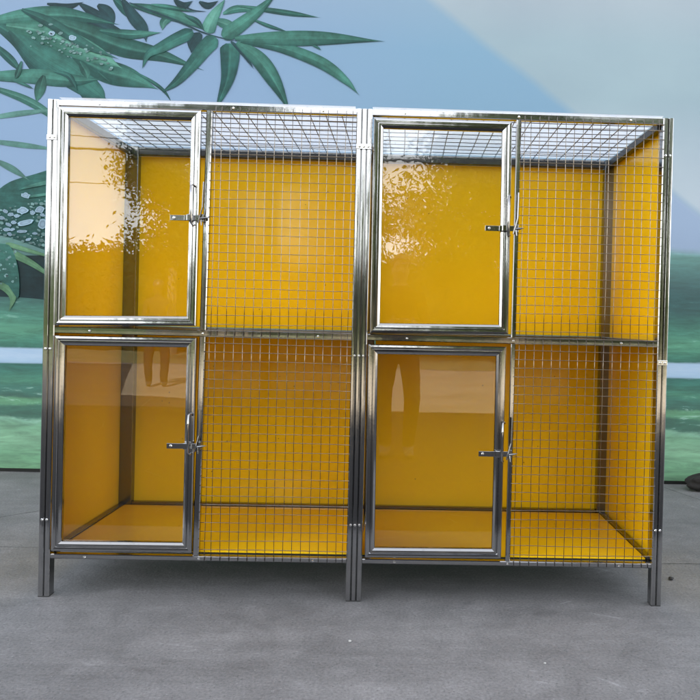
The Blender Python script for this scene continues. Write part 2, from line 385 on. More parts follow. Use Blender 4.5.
DROPS = [(-2.608, 2.034, 0.036, 0.022), (-2.627, 1.924, 0.042, 0.028), (-2.504, 1.935, 0.035, 0.028), (-2.555, 1.911, 0.02, 0.017), (-2.48, 1.826, 0.035, 0.039), (-2.604, 1.837, 0.063, 0.021), (-2.631, 1.77, 0.042, 0.011), (-2.713, 1.892, 0.021, 0.014), (-2.69, 1.834, 0.021, 0.014), (-2.537, 1.758, 0.021, 0.011), (-2.485, 1.708, 0.018, 0.014), (-2.58, 1.713, 0.021, 0.011), (-2.74, 1.782, 0.028, 0.014), (-2.787, 1.791, 0.014, 0.008), (-2.447, 1.948, 0.018, 0.01), (-2.438, 1.781, 0.008, 0.005), (-2.681, 1.926, 0.016, 0.009), (-2.428, 1.706, 0.014, 0.008), (-2.669, 1.883, 0.022, 0.014), (-2.456, 1.873, 0.013, 0.007), (-2.777, 1.865, 0.026, 0.013), (-2.585, 1.973, 0.009, 0.005), (-2.688, 1.743, 0.014, 0.009), (-2.818, 1.901, 0.017, 0.009), (-2.562, 1.741, 0.007, 0.004), (-2.726, 1.818, 0.025, 0.013), (-2.533, 1.72, 0.014, 0.008), (-2.508, 1.877, 0.016, 0.012), (-2.499, 1.674, 0.014, 0.011), (-2.7, 1.867, 0.006, 0.005), (-2.7, 1.72, 0.009, 0.006), (-2.753, 1.915, 0.023, 0.015), (-2.46, 1.996, 0.012, 0.008), (-2.482, 1.896, 0.022, 0.012), (-2.534, 1.679, 0.008, 0.006), (-2.623, 1.698, 0.013, 0.009), (-2.422, 1.848, 0.011, 0.008), (-2.818, 1.761, 0.008, 0.005), (-2.543, 1.692, 0.01, 0.005), (-2.441, 1.901, 0.01, 0.006), (-2.778, 1.828, 0.016, 0.01), (-2.472, 1.753, 0.018, 0.012), (-2.583, 1.753, 0.011, 0.006), (-2.81, 1.87, 0.011, 0.007), (-2.443, 1.686, 0.007, 0.004), (-2.658, 1.728, 0.009, 0.006), (-2.447, 1.728, 0.014, 0.01), (-2.547, 1.877, 0.007, 0.004), (-2.471, 1.674, 0.016, 0.011), (-2.777, 1.774, 0.007, 0.005), (-2.565, 1.952, 0.012, 0.007), (-2.436, 1.997, 0.014, 0.01), (-2.506, 2.004, 0.007, 0.005), (-2.697, 1.783, 0.02, 0.011), (-2.53, 1.978, 0.014, 0.009), (-2.491, 1.978, 0.017, 0.012), (-2.431, 1.813, 0.005, 0.004), (-2.46, 1.974, 0.017, 0.009), (-2.417, 1.739, 0.02, 0.011), (-2.521, 1.896, 0.008, 0.004), (-2.674, 1.853, 0.007, 0.004), (-2.57, 1.933, 0.007, 0.006), (-2.805, 1.838, 0.01, 0.006), (-2.797, 1.909, 0.007, 0.004), (-2.745, 1.853, 0.016, 0.008), (-2.751, 1.74, 0.014, 0.01), (-2.546, 1.946, 0.007, 0.004), (-2.557, 1.973, 0.014, 0.01), (-2.459, 1.92, 0.01, 0.005), (-2.564, 1.687, 0.016, 0.009), (-2.52, 1.85, 0.012, 0.009), (-2.515, 1.705, 0.006, 0.004), (-2.703, 1.924, 0.008, 0.004), (-2.792, 1.894, 0.007, 0.005), (-2.663, 1.8, 0.011, 0.006), (-2.607, 1.731, 0.011, 0.008), (-2.507, 1.782, 0.014, 0.007), (-2.439, 1.842, 0.006, 0.004), (-2.717, 1.941, 0.009, 0.006), (-2.421, 1.879, 0.017, 0.011), (-2.424, 1.761, 0.007, 0.003), (-2.789, 1.751, 0.012, 0.008), (-2.458, 1.697, 0.015, 0.008), (-2.425, 1.67, 0.008, 0.005), (-2.423, 1.914, 0.009, 0.005), (-2.486, 1.735, 0.006, 0.005), (-2.681, 1.952, 0.007, 0.004), (-2.813, 1.801, 0.007, 0.004), (-2.417, 1.683, 0.011, 0.006), (-2.509, 1.749, 0.012, 0.007), (-2.642, 1.885, 0.006, 0.004), (-2.788, 1.922, 0.015, 0.008), (-2.718, 1.748, 0.02, 0.013), (-2.429, 1.976, 0.013, 0.007), (-2.432, 1.77, 0.009, 0.005), (-2.491, 2.007, 0.005, 0.003), (-2.422, 1.803, 0.012, 0.008), (-2.443, 3.228, 0.025, 0.018), (-2.378, 3.23, 0.017, 0.011), (-2.291, 3.2, 0.028, 0.02), (-2.53, 3.225, 0.018, 0.009), (-2.452, 3.293, 0.018, 0.008), (-2.524, 3.283, 0.018, 0.011), (-2.125, 3.055, 0.014, 0.009), (-2.048, 3.052, 0.009, 0.006), (-2.277, 3.09, 0.014, 0.009), (-2.452, 3.19, 0.014, 0.009), (-2.291, 3.158, 0.011, 0.007), (-2.413, 3.189, 0.007, 0.005), (-2.177, 3.039, 0.014, 0.009), (-2.277, 3.148, 0.006, 0.004), (-2.051, 3.049, 0.014, 0.009), (-2.302, 3.105, 0.009, 0.006), (-2.614, 3.238, 0.014, 0.009), (-2.082, 3.085, 0.007, 0.005), (-2.183, 3.103, 0.013, 0.008), (-2.269, 3.154, 0.006, 0.004), (-2.504, 3.186, 0.014, 0.009), (-2.423, 3.17, 0.01, 0.006), (-2.321, 3.062, 0.007, 0.004), (-2.568, 3.188, 0.011, 0.007), (-2.598, 3.228, 0.014, 0.009), (-2.6, 3.233, 0.012, 0.008), (-2.592, 3.129, 0.006, 0.004), (-2.178, 3.056, 0.009, 0.006), (-2.365, 3.092, 0.009, 0.006), (-2.481, 3.199, 0.007, 0.005), (-2.253, 3.144, 0.01, 0.006), (-2.232, 3.091, 0.011, 0.007), (-2.497, 3.2, 0.007, 0.005), (-2.375, 3.154, 0.008, 0.005), (-2.231, 3.079, 0.008, 0.005), (-2.307, 3.144, 0.011, 0.007), (-2.33, 3.141, 0.009, 0.005), (-2.146, 3.042, 0.007, 0.004), (-2.522, 3.232, 0.008, 0.005), (-2.445, 3.224, 0.008, 0.005), (-2.282, 3.106, 0.008, 0.005), (-2.469, 3.188, 0.01, 0.006), (-2.51, 3.202, 0.011, 0.007), (-2.3, 3.1, 0.015, 0.009), (-2.254, 3.093, 0.014, 0.009), (-2.383, 3.106, 0.011, 0.007), (-2.076, 3.016, 0.015, 0.009), (-2.085, 3.101, 0.012, 0.008), (-2.025, 3.096, 0.011, 0.007), (-2.361, 3.17, 0.014, 0.009), (-2.263, 3.14, 0.007, 0.004), (-2.501, 3.235, 0.009, 0.006), (-2.069, 3.054, 0.014, 0.009), (-2.251, 3.132, 0.01, 0.006), (-2.445, 3.136, 0.01, 0.006), (-2.167, 3.109, 0.006, 0.004), (-2.003, 2.99, 0.012, 0.008), (-2.478, 3.196, 0.006, 0.004), (-2.309, 3.149, 0.012, 0.008), (-2.289, 3.127, 0.006, 0.004), (-2.576, 3.192, 0.013, 0.008), (-2.186, 3.147, 0.009, 0.006), (-2.331, 3.152, 0.012, 0.008), (-2.485, 3.187, 0.009, 0.006), (-2.143, 3.13, 0.009, 0.006), (-2.193, 3.119, 0.014, 0.009), (-2.358, 3.183, 0.015, 0.009), (-2.467, 3.157, 0.007, 0.005), (-2.58, 3.185, 0.006, 0.004), (-2.291, 3.132, 0.007, 0.004), (-2.348, 3.119, 0.01, 0.007), (-2.511, 3.154, 0.013, 0.008), (-2.009, 2.979, 0.014, 0.009), (-2.029, 3.022, 0.011, 0.007), (-2.109, 3.052, 0.006, 0.004), (-2.544, 3.238, 0.013, 0.008), (-2.681, 1.61, 0.008, 0.007), (-2.756, 1.611, 0.005, 0.005), (-2.664, 1.428, 0.005, 0.004), (-2.788, 1.483, 0.011, 0.01), (-2.689, 1.401, 0.01, 0.009), (-2.791, 1.581, 0.008, 0.007), (-2.773, 1.384, 0.008, 0.007), (-2.673, 1.62, 0.009, 0.008), (-2.682, 1.623, 0.004, 0.004), (-2.73, 1.44, 0.009, 0.008), (-2.712, 1.581, 0.01, 0.009), (-2.794, 1.393, 0.01, 0.009), (-2.721, 1.575, 0.009, 0.008), (-2.78, 1.52, 0.011, 0.01), (-2.714, 1.529, 0.006, 0.005), (-2.741, 1.617, 0.005, 0.004), (-2.76, 1.491, 0.008, 0.007), (-2.784, 1.627, 0.005, 0.005), (-2.674, 1.622, 0.009, 0.008), (-2.744, 1.491, 0.008, 0.007), (-2.734, 1.561, 0.012, 0.01), (-2.674, 1.529, 0.01, 0.009), (-2.743, 1.441, 0.011, 0.01), (-2.685, 1.512, 0.008, 0.007), (-2.736, 1.448, 0.011, 0.01), (-2.793, 1.615, 0.009, 0.009)]

# ================================================================== GROUND
t = NT('concrete')
v = t.coord()
n1 = t.noise(v, 0.9, 7, 0.6, 0.4)
n2 = t.noise(v, 6.0, 8, 0.7, 0.6)
n3 = t.noise(t.coord(scale=(0.35, 2.2, 1)), 1.4, 6, 0.65, 1.2)     # trowel sweeps
n4 = t.noise(v, 95, 4, 0.7)
base = t.ramp(n1, [(0.30, (0.136, 0.134, 0.136)), (0.52, (0.160, 0.157, 0.159)), (0.72, (0.186, 0.182, 0.184))])
c = t.mix(0.6, base, t.ramp(n3, [(0.3, 0.32), (0.52, 0.5), (0.75, 0.66)]), 'OVERLAY')
c = t.mix(0.6, c, t.ramp(n2, [(0.3, 0.33), (0.5, 0.5), (0.72, 0.65)]), 'OVERLAY')
c = t.mix(0.9, c, t.ramp(n4, [(0.3, 0.33), (0.7, 0.67)]), 'OVERLAY')
# scuffs: pale thin scratches, dark spots
wv = t.n('ShaderNodeTexVoronoi', {'Vector': t.n('ShaderNodeMapping', {'Vector': v, 'Scale': (0.9, 5.0, 1), 'Rotation': (0, 0, 0.5)}).outputs[0],
                                  'Scale': 1.3, 'Randomness': 1.0}, feature='DISTANCE_TO_EDGE').outputs['Distance']
scr = t.math('MULTIPLY', t.ramp(wv, [(0.0, 1.0), (0.012, 0.0)]), t.ramp(n2, [(0.55, 0.0), (0.66, 0.55)]))
c = t.mix(scr, c, (0.34, 0.34, 0.35))
dk = t.ramp(t.noise(v, 3.3, 5, 0.6, 0.8), [(0.66, 0.0), (0.76, 0.45)])
c = t.mix(dk, c, (0.075, 0.075, 0.082))
gv = t.n('ShaderNodeTexVoronoi', {'Vector': v, 'Scale': 70.0, 'Randomness': 1.0}).outputs
grit = t.math('MULTIPLY', t.math('LESS_THAN', gv['Distance'], 0.22), t.ramp(t.sep(gv['Color'])[0], [(0.72, 0.0), (0.76, 1.0)]))
c = t.mix(t.math('MULTIPLY', grit, 0.5), c, (0.055, 0.054, 0.055))
grit2 = t.math('MULTIPLY', t.math('LESS_THAN', gv['Distance'], 0.18), t.ramp(t.sep(gv['Color'])[1], [(0.86, 0.0), (0.90, 1.0)]))
c = t.mix(t.math('MULTIPLY', grit2, 0.4), c, (0.33, 0.33, 0.33))
# joints and cracks
xyz = t.sep(v)
wob = t.math('MULTIPLY', t.math('SUBTRACT', t.noise(v, 2.0, 6, 0.7), 0.5), 0.16)
fine = t.math('MULTIPLY', t.math('SUBTRACT', t.noise(v, 14.0, 5, 0.7), 0.5), 0.035)
def crack(a, bx, by, width, gate=None):
    """dark line where bx*x + by*y = a, wandering"""
    d = t.math('ADD', t.math('MULTIPLY', xyz[0], bx), t.math('MULTIPLY', xyz[1], by))
    d = t.math('ABSOLUTE', t.math('ADD', t.math('SUBTRACT', d, a), t.math('ADD', t.math('MULTIPLY', wob, 0.5), fine)))
    k = t.math('LESS_THAN', d, width)
    if gate is not None:
        k = t.math('MULTIPLY', k, gate)
    return k
right = t.math('GREATER_THAN', xyz[0], 1.15)
left = t.math('LESS_THAN', xyz[0], -1.45)
far = t.math('GREATER_THAN', xyz[1], 0.9)
ck = crack(0.50, -0.02, 1.0, 0.006, right)
ck = t.math('MAXIMUM', ck, t.math('MULTIPLY', crack(0.62, 0.0, 1.0, 0.004, left), 0.7))
ck = t.math('MAXIMUM', ck, t.math('MULTIPLY', crack(2.9, 1.0, 0.35, 0.006, t.math('MULTIPLY', right, far)), 0.8))
ck = t.math('MAXIMUM', ck, t.math('MULTIPLY', crack(-3.1, 1.0, -0.9, 0.008, t.math('MULTIPLY', left, far)), 0.9))
c = t.mix(t.math('MULTIPLY', ck, 0.8), c, (0.035, 0.034, 0.035))
rr = t.ramp(n2, [(0.2, 0.55), (0.8, 0.8)])
hb = t.math('ADD', t.math('MULTIPLY', n2, 0.7), t.math('MULTIPLY', n4, 0.3))
hb = t.math('SUBTRACT', hb, ck)
M_conc = t.done(t.bsdf(Base_Color=c, Roughness=rr, Normal=t.bump(hb, 0.5, 0.014), Specular_IOR_Level=0.35))

bm = bmesh.new()
xs = [-600, -60, -14, 14, 60, 600]
ys = [-900, -60, -14.6, 12, 60, 900]
g = [[bm.verts.new((x, y, 0)) for y in ys] for x in xs]
for i in range(5):
    for j in range(5):
        bm.faces.new((g[i][j], g[i + 1][j], g[i + 1][j + 1], g[i][j + 1]))
o = new_obj('ground', bm, M_conc)
o['kind'] = 'structure'

t = NT('verge_soil')
v = t.coord()
M_verge = t.done(t.bsdf(Base_Color=t.ramp(t.noise(v, 1.2, 8, 0.7), [(0.3, (0.05, 0.065, 0.02)), (0.5, (0.09, 0.10, 0.035)), (0.7, (0.17, 0.14, 0.08))]),
                        Roughness=0.95, Normal=t.bump(t.noise(v, 9, 6), 0.5, 0.05)))
bm = bmesh.new()
pts = []
for k in range(61):
    x = -45 + 1.5 * k
    pts.append((x, -14.6 + 0.5 * mnoise.noise(Vector((x * 0.3, 0, 3)))))
top_ = [bm.verts.new((x, y, 0.006)) for x, y in pts]
bot_ = [bm.verts.new((x, -40, 0.006)) for x, y in pts]
for k in range(60):
    bm.faces.new((top_[k], top_[k + 1], bot_[k + 1], bot_[k]))
o = new_obj('verge', bm, M_verge)
o['kind'] = 'structure'

t = NT('painted_sunlight')  # added paler ground; the brightness of sunlight is painted into its colour
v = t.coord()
M_sunlit = t.done(t.bsdf(Base_Color=t.ramp(t.noise(v, 0.8, 8, 0.65, 0.5), [(0.3, (0.17, 0.14, 0.10)), (0.7, (0.26, 0.22, 0.165))]), Roughness=0.85))
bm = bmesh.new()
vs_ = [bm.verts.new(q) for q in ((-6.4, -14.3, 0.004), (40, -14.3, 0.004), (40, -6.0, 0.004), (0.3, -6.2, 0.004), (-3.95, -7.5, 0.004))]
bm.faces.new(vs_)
o = new_obj('painted_sun_patch', bm, M_sunlit)
o['kind'] = 'structure'

t = NT('painted_ground_shade')  # added dark ground out of view; its colour stands in for shade, dims reflections
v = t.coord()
M_ground_shade = t.done(t.bsdf(Base_Color=t.ramp(t.noise(v, 1.2, 8, 0.65, 0.5), [(0.3, (0.026, 0.026, 0.028)), (0.7, (0.046, 0.045, 0.046))]), Roughness=0.95, Specular_IOR_Level=0.1))
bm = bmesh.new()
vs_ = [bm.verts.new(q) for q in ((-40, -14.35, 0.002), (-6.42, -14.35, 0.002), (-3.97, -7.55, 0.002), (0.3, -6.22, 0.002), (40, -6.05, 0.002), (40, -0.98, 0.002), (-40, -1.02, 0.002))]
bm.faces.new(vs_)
o = new_obj('added_dark_ground', bm, M_ground_shade)
o['kind'] = 'structure'

# ================================================================== BACKDROP BANNER
t = NT('printed_backdrop')
v = t.coord()
xyz = t.sep(v)
X, Z = xyz[0], xyz[2]
# sky print
skyL = t.ramp(t.math('DIVIDE', Z, 4.0), [(0.42, (0.36, 0.45, 0.70)), (0.62, (0.30, 0.40, 0.66)), (0.80, (0.27, 0.37, 0.62)), (0.90, (0.30, 0.38, 0.60))])
skyM = t.ramp(t.math('DIVIDE', Z, 4.0), [(0.5, (0.25, 0.38, 0.60)), (0.80, (0.25, 0.39, 0.60)), (0.88, (0.29, 0.40, 0.59))])
fx = t.ramp(t.math('ADD', t.math('MULTIPLY', X, 0.25), 0.5), [(0.20, 0.0), (0.62, 1.0)])
skyc = t.mix(fx, skyL, skyM)
cloudn = t.noise(t.coord(scale=(0.6, 1, 1.1)), 1.1, 5, 0.5)
skyR = t.ramp(t.math('DIVIDE', Z, 4.0), [(0.50, (0.53, 0.56, 0.72)), (0.60, (0.47, 0.515, 0.66)), (0.72, (0.37, 0.45, 0.57)), (0.82, (0.375, 0.45, 0.57)), (0.90, (0.42, 0.455, 0.575))])
skyR = t.mix(0.22, skyR, t.ramp(cloudn, [(0.3, 0.35), (0.7, 0.68)]), 'OVERLAY')
# slope of the pale light ray: from (0.327, 3.556) to (1.425, 2.742)
dd = t.math('ADD', t.math('SUBTRACT', Z, 3.556), t.math('MULTIPLY', t.math('SUBTRACT', X, 0.327), 0.741))
bend = t.math('MULTIPLY', t.math('SUBTRACT', t.noise(v, 1.6, 2), 0.5), 0.06)
edge = t.ramp(t.math('ADD', t.math('ADD', dd, bend), 0.5), [(0.47, 0.0), (0.56, 1.0)])
skyc = t.mix(edge, skyc, skyR)
# small pale mountain low on the right: from (2.168, 2.191) to (2.421, 2.004)
d2 = t.math('ADD', t.math('SUBTRACT', Z, 2.191), t.math('MULTIPLY', t.math('SUBTRACT', X, 2.168), 0.739))
e2 = t.ramp(t.math('ADD', d2, 0.5), [(0.48, 1.0), (0.52, 0.0)])
e2 = t.math('MULTIPLY', e2, t.math('GREATER_THAN', X, 1.8))
skyc = t.mix(t.math('MULTIPLY', e2, 0.65), skyc, (0.43, 0.47, 0.72))
# landscape print, bands that wander
wz = t.math('ADD', Z, t.math('MULTIPLY', t.math('SUBTRACT', t.noise(t.coord(scale=(1.2, 1, 2.4)), 2.0, 5, 0.6), 0.5), 0.14))
onwater = t.ramp(t.math('DIVIDE', Z, 2.0), [(0.385, 1.0), (0.40, 0.0), (0.455, 0.0), (0.468, 1.0)])   # no wander beside the water line
zz = t.math('ADD', t.math('MULTIPLY', wz, onwater), t.math('MULTIPLY', Z, t.math('SUBTRACT', 1.0, onwater)))
G = lambda r_, g_, b_: (r_, g_, b_)
land = t.ramp(t.math('DIVIDE', zz, 2.0), [
    (0.000, G(0.13, 0.33, 0.15)), (0.06, G(0.15, 0.38, 0.20)), (0.12, G(0.22, 0.47, 0.28)), (0.175, G(0.18, 0.42, 0.25)),
    (0.195, G(0.20, 0.43, 0.30)), (0.205, G(0.022, 0.115, 0.075)), (0.24, G(0.025, 0.13, 0.085)), (0.255, G(0.11, 0.33, 0.17)),
    (0.272, G(0.10, 0.30, 0.15)), (0.282, G(0.022, 0.11, 0.08)), (0.315, G(0.03, 0.16, 0.12)), (0.335, G(0.05, 0.22, 0.14)),
    (0.37, G(0.03, 0.16, 0.12)), (0.399, G(0.025, 0.14, 0.115)), (0.403, G(0.38, 0.56, 0.76)), (0.43, G(0.44, 0.60, 0.80)), (0.455, G(0.40, 0.57, 0.77)),
    (0.459, G(0.022, 0.13, 0.10)), (0.48, G(0.04, 0.20, 0.14)), (0.53, G(0.075, 0.27, 0.17)), (0.575, G(0.05, 0.21, 0.15)),
    (0.61, G(0.03, 0.14, 0.11)), (0.65, G(0.016, 0.075, 0.078)), (0.73, G(0.014, 0.065, 0.075)), (0.79, G(0.028, 0.115, 0.12)),
    (0.86, G(0.055, 0.19, 0.18)), (0.875, G(0.12, 0.27, 0.30))])
st = t.noise(t.coord(scale=(1.6, 1, 11)), 2.2, 7, 0.68, 0.5)
land2 = t.mix(0.75, land, t.ramp(st, [(0.33, 0.25), (0.5, 0.5), (0.68, 0.74)]), 'OVERLAY')
foam = t.math('MULTIPLY', t.ramp(st, [(0.60, 0.0), (0.64, 0.55)]), t.ramp(t.math('DIVIDE', Z, 2.0), [(0.17, 0.0), (0.19, 1.0), (0.32, 1.0), (0.34, 0.0), (0.5, 0.0), (0.54, 0.5), (0.66, 0.4), (0.7, 0.0)]))
land2 = t.mix(foam, land2, (0.38, 0.62, 0.55))
land = t.mix(t.ramp(t.math('DIVIDE', Z, 2.0), [(0.400, 1.0), (0.402, 0.25), (0.457, 0.25), (0.459, 1.0)]), land, land2)
land = t.mix(t.ramp(t.math('DIVIDE', Z, 2.0), [(0.02, 0.22), (0.30, 0.16), (0.40, 0.10), (0.7, 0.12), (0.88, 0.30)]), land, (0.27, 0.40, 0.36))
hz = t.math('ADD', Z, t.math('MULTIPLY', t.math('SUBTRACT', t.noise(t.coord(scale=(1, 1, 0.01)), 1.5, 4, 0.5), 0.5), 0.12))
hill = t.ramp(t.math('DIVIDE', hz, 2.0), [(0.868, 0.0), (0.895, 1.0)])
pc = t.mix(hill, land, skyc)
pc = t.mix(t.math('LESS_THAN', Z, 0.026), pc, (0.010, 0.012, 0.010))
tex = t.noise(v, 260, 2)
pc = t.mix(0.10, pc, t.ramp(tex, [(0.3, 0.3), (0.7, 0.7)]), 'OVERLAY')
folds = t.noise(t.coord(scale=(1.0, 1, 0.25)), 0.9, 3)
pc = t.mix(1.0, pc, t.mix(t.math('MULTIPLY', hill, 0.85), (0.86, 0.84, 0.84), (0.545, 0.635, 0.565)), 'MULTIPLY')
M_print = t.done(t.bsdf(Base_Color=pc, Roughness=0.62, Specular_IOR_Level=0.25, Normal=t.bump(folds, 0.35, 0.06)))

M_tube = simple('grey_tube', (0.16, 0.16, 0.17), 0.45, 0.7)
BY = 2.30
banner = empty('backdrop_banner', (0, BY, 0), 'wide printed backdrop of bamboo leaves, lake and pale blue sky standing behind the cage', 'banner')
BW, BH = 9.0, 6.40
sheet_bm = bmesh.new()
lay = sheet_bm.loops.layers.float_color.new('ink')
uvl = sheet_bm.loops.layers.uv.new('blade')
box(sheet_bm, -BW, BW, 0.0, 0.02, -0.04, BH)
bm = bmesh.new()
for k in range(10):
    x = -BW + 0.05 + k * (2 * BW - 0.1) / 9
    box(bm, x - 0.025, x + 0.025, 0.03, 0.08, 0.0, BH - 0.02)
for z in (0.06, 1.6, 3.2, 4.8, BH - 0.06):
    box(bm, -BW, BW, 0.084, 0.124, z - 0.02, z + 0.02)
new_obj('support_frame', bm, M_tube, banner)
for k in range(10):
    x = -BW + 0.05 + k * (2 * BW - 0.1) / 9
    bm = bmesh.new()
    tube(bm, [(x, 0.14, 4.2), (x, 2.3, 0.02)], 0.022, 8)
    new_obj('brace', bm, M_tube, banner)

# ---- the bamboo of the print: inked shapes lying on the sheet, in the sheet's own mesh
INK = {'d': ((0.024, 0.110, 0.105), (0.090, 0.280, 0.230)), 'm': ((0.028, 0.130, 0.112), (0.150, 0.390, 0.310)),
       'l': ((0.070, 0.235, 0.190), (0.260, 0.520, 0.420)), 'k': ((0.018, 0.060, 0.075), (0.035, 0.105, 0.120)),
       'w': ((0.065, 0.230, 0.175), (0.300, 0.600, 0.470)),
       'p': ((0.190, 0.360, 0.310), (0.260, 0.440, 0.390)), 'y': ((0.230, 0.400, 0.210), (0.330, 0.500, 0.280))}


def spline(pts, n):
    P = [Vector(p) for p in pts]
    P = [P[0] * 2 - P[1]] + P + [P[-1] * 2 - P[-2]]
    out = []
    m = len(P) - 3
    for i in range(n + 1):
        s = i / n * m
        k = min(int(s), m - 1)
        u = s - k
        a, b, c_, d = P[k:k + 4]
        out.append(0.5 * ((2 * b) + (c_ - a) * u + (2 * a - 5 * b + 4 * c_ - d) * u * u + (3 * b - a - 3 * c_ + d) * u ** 3))
    return out


def ink_leaf(bm, lay, uvl, pts, width, tone, blunt, depth, rnd):
    n, m = 26, 10
    C = spline(pts, n)
    lo_, hi_ = INK[tone]
    jl = rnd.uniform(0.85, 1.15)
    rows = []
    for i, p in enumerate(C):
        u = i / n
        tn = (C[min(i + 1, n)] - C[max(i - 1, 0)]).normalized()
        nr = Vector((-tn.y, tn.x))
        if blunt:
            wd = min(1, (u + 0.015) / 0.10) ** 0.5 * (1 - u ** 2.2) ** 0.9
        else:
            wd = math.sin(math.pi * min(1, (u * 0.93 + 0.05))) ** 0.75
            wd *= (1 - u ** 5)
        row = []
        for k in range(m + 1):
            s = k / m * 2 - 1
            q = p + nr * s * width * 0.5 * max(wd, 0.004)
            row.append((bm.verts.new((q.x, depth, q.y)), u, s))
        rows.append(row)
    for i in range(n):
        for k in range(m):
            quad = (rows[i][k], rows[i + 1][k], rows[i + 1][k + 1], rows[i][k + 1])
            f = bm.faces.new([q[0] for q in quad])
            for lp, (vv, u, s) in zip(f.loops, quad):
                side = 0.28 if s < 0 else 0.62          # the two halves of the blade print differently
                sm = side + 0.35 * math.sin(u * 3.4 + width * 60) + (0.5 if abs(s) < 0.09 else 0.0) - (0.9 * max(0.0, abs(s) - 0.5))
                sm = max(0, min(1, sm))
                lp[lay] = (*[(a + (b - a) * sm) * jl for a, b in zip(lo_, hi_)], 1)
                lp[uvl].uv = (u, s)


t = NT('leaf_ink')
ca = t.n('ShaderNodeVertexColor', layer_name='ink').outputs['Color']
uv = t.n('ShaderNodeUVMap', uv_map='blade').outputs[0]
vein = t.noise(t.n('ShaderNodeMapping', {'Vector': uv, 'Scale': (1.5, 9, 1)}).outputs[0], 2.0, 4, 0.6)
v = t.coord()
blot = t.noise(v, 9, 6, 0.65)
cc = t.mix(0.55, ca, t.ramp(vein, [(0.3, 0.3), (0.7, 0.7)]), 'OVERLAY')
cc = t.mix(0.8, cc, t.ramp(blot, [(0.3, 0.22), (0.7, 0.66)]), 'OVERLAY')
cc = t.mix(1.0, cc, (0.31, 0.43, 0.44), 'MULTIPLY')
M_ink = t.done(t.bsdf(Base_Color=cc, Roughness=0.62, Specular_IOR_Level=0.25))

bm = sheet_bm
rnd = random.Random(5)
dep = -0.0008


def ink_patch(bm, tone, pts, depth):
    lo_, hi_ = INK[tone]
    P = [Vector(p) for p in pts]
    # round the outline once
    Q = []
    for i in range(len(P)):
        a, b = P[i], P[(i + 1) % len(P)]
        Q += [a * 0.75 + b * 0.25, a * 0.25 + b * 0.75]
    vs = [bm.verts.new((q.x, depth, q.y)) for q in Q]
    f = bm.faces.new(vs)
    zs = [q.y for q in Q]
    for lp in f.loops:
        s = (lp.vert.co.z - min(zs)) / (max(zs) - min(zs) + 1e-6)
        lp[lay] = (*[a + (b - a) * (0.15 + 0.5 * s) for a, b in zip(lo_, hi_)], 1)
        lp[uvl].uv = (lp.vert.co.x * 2, lp.vert.co.z * 2)


INK['n'] = ((0.012, 0.040, 0.048), (0.016, 0.060, 0.065))
for i, (tone, pts) in enumerate(PATCHES[:2]):
    ink_patch(bm, 'n' if i == 0 else tone, pts, dep)
    dep -= 0.00012
for pts, wd, tone, bl in LEAVES:
    ink_leaf(bm, lay, uvl, pts, wd, tone, bl, dep, rnd)
    dep -= 0.00012
for tone, pts in PATCHES[2:]:
    ink_patch(bm, tone, pts, dep)
    dep -= 0.00012
n_sheet, n_leaf = 6, len(bm.faces)

# dew drops of the print
t = NT('dew_ink')
ca = t.n('ShaderNodeVertexColor', layer_name='ink').outputs['Color']
ca = t.mix(1.0, ca, (0.68, 0.68, 0.68), 'MULTIPLY')
M_dew = t.done(t.bsdf(Base_Color=ca, Roughness=0.62, Specular_IOR_Level=0.25))
for i, (x, z, a, b) in enumerate(DROPS):
    d0 = dep - 0.00012 * (1 + i % 3)
    ang = rnd.uniform(-0.5, 0.3)
    nseg = 14
    big = a > 0.018
    core = (0.34, 0.50, 0.64) if big else (0.30, 0.54, 0.54)
    kf = rnd.uniform(0.75, 1.05) if big else rnd.uniform(0.30, 0.85)
    core = tuple(q * kf for q in core)
    rim = (0.03, 0.12, 0.13)
    prev = None
    wobble = [rnd.uniform(0.80, 1.16) for _ in range(nseg)]
    rings = []
    for rr_, colr in ((1.0, rim), (0.84, tuple(q * 1.25 for q in core)), (0.62, tuple(q * 0.62 for q in core)), (0.25, tuple(q * 0.9 for q in core))):
        ring = []
        for k in range(nseg):
            th = 2 * math.pi * k / nseg
            ex, ez = a * math.cos(th) * rr_ * wobble[k], b * math.sin(th) * rr_ * wobble[k]
            ring.append((bm.verts.new((x + ex * math.cos(ang) - ez * math.sin(ang), d0, z + ex * math.sin(ang) + ez * math.cos(ang))), colr))
        rings.append(ring)
    for q in range(3):
        for k in range(nseg):
            quad = (rings[q][k], rings[q][(k + 1) % nseg], rings[q + 1][(k + 1) % nseg], rings[q + 1][k])
            f = bm.faces.new([e[0] for e in quad])
            for lp, e in zip(f.loops, quad):
                lp[lay] = (*e[1], 1)
    f = bm.faces.new([e[0] for e in rings[3]])
    for lp in f.loops:
        lp[lay] = (*rings[3][0][1], 1)
bm.faces.ensure_lookup_table()
for i, f in enumerate(bm.faces):
    f.material_index = 0 if i < n_sheet else 1 if i < n_leaf else 2
new_obj('printed_sheet', bm, [M_print, M_ink, M_dew], banner)

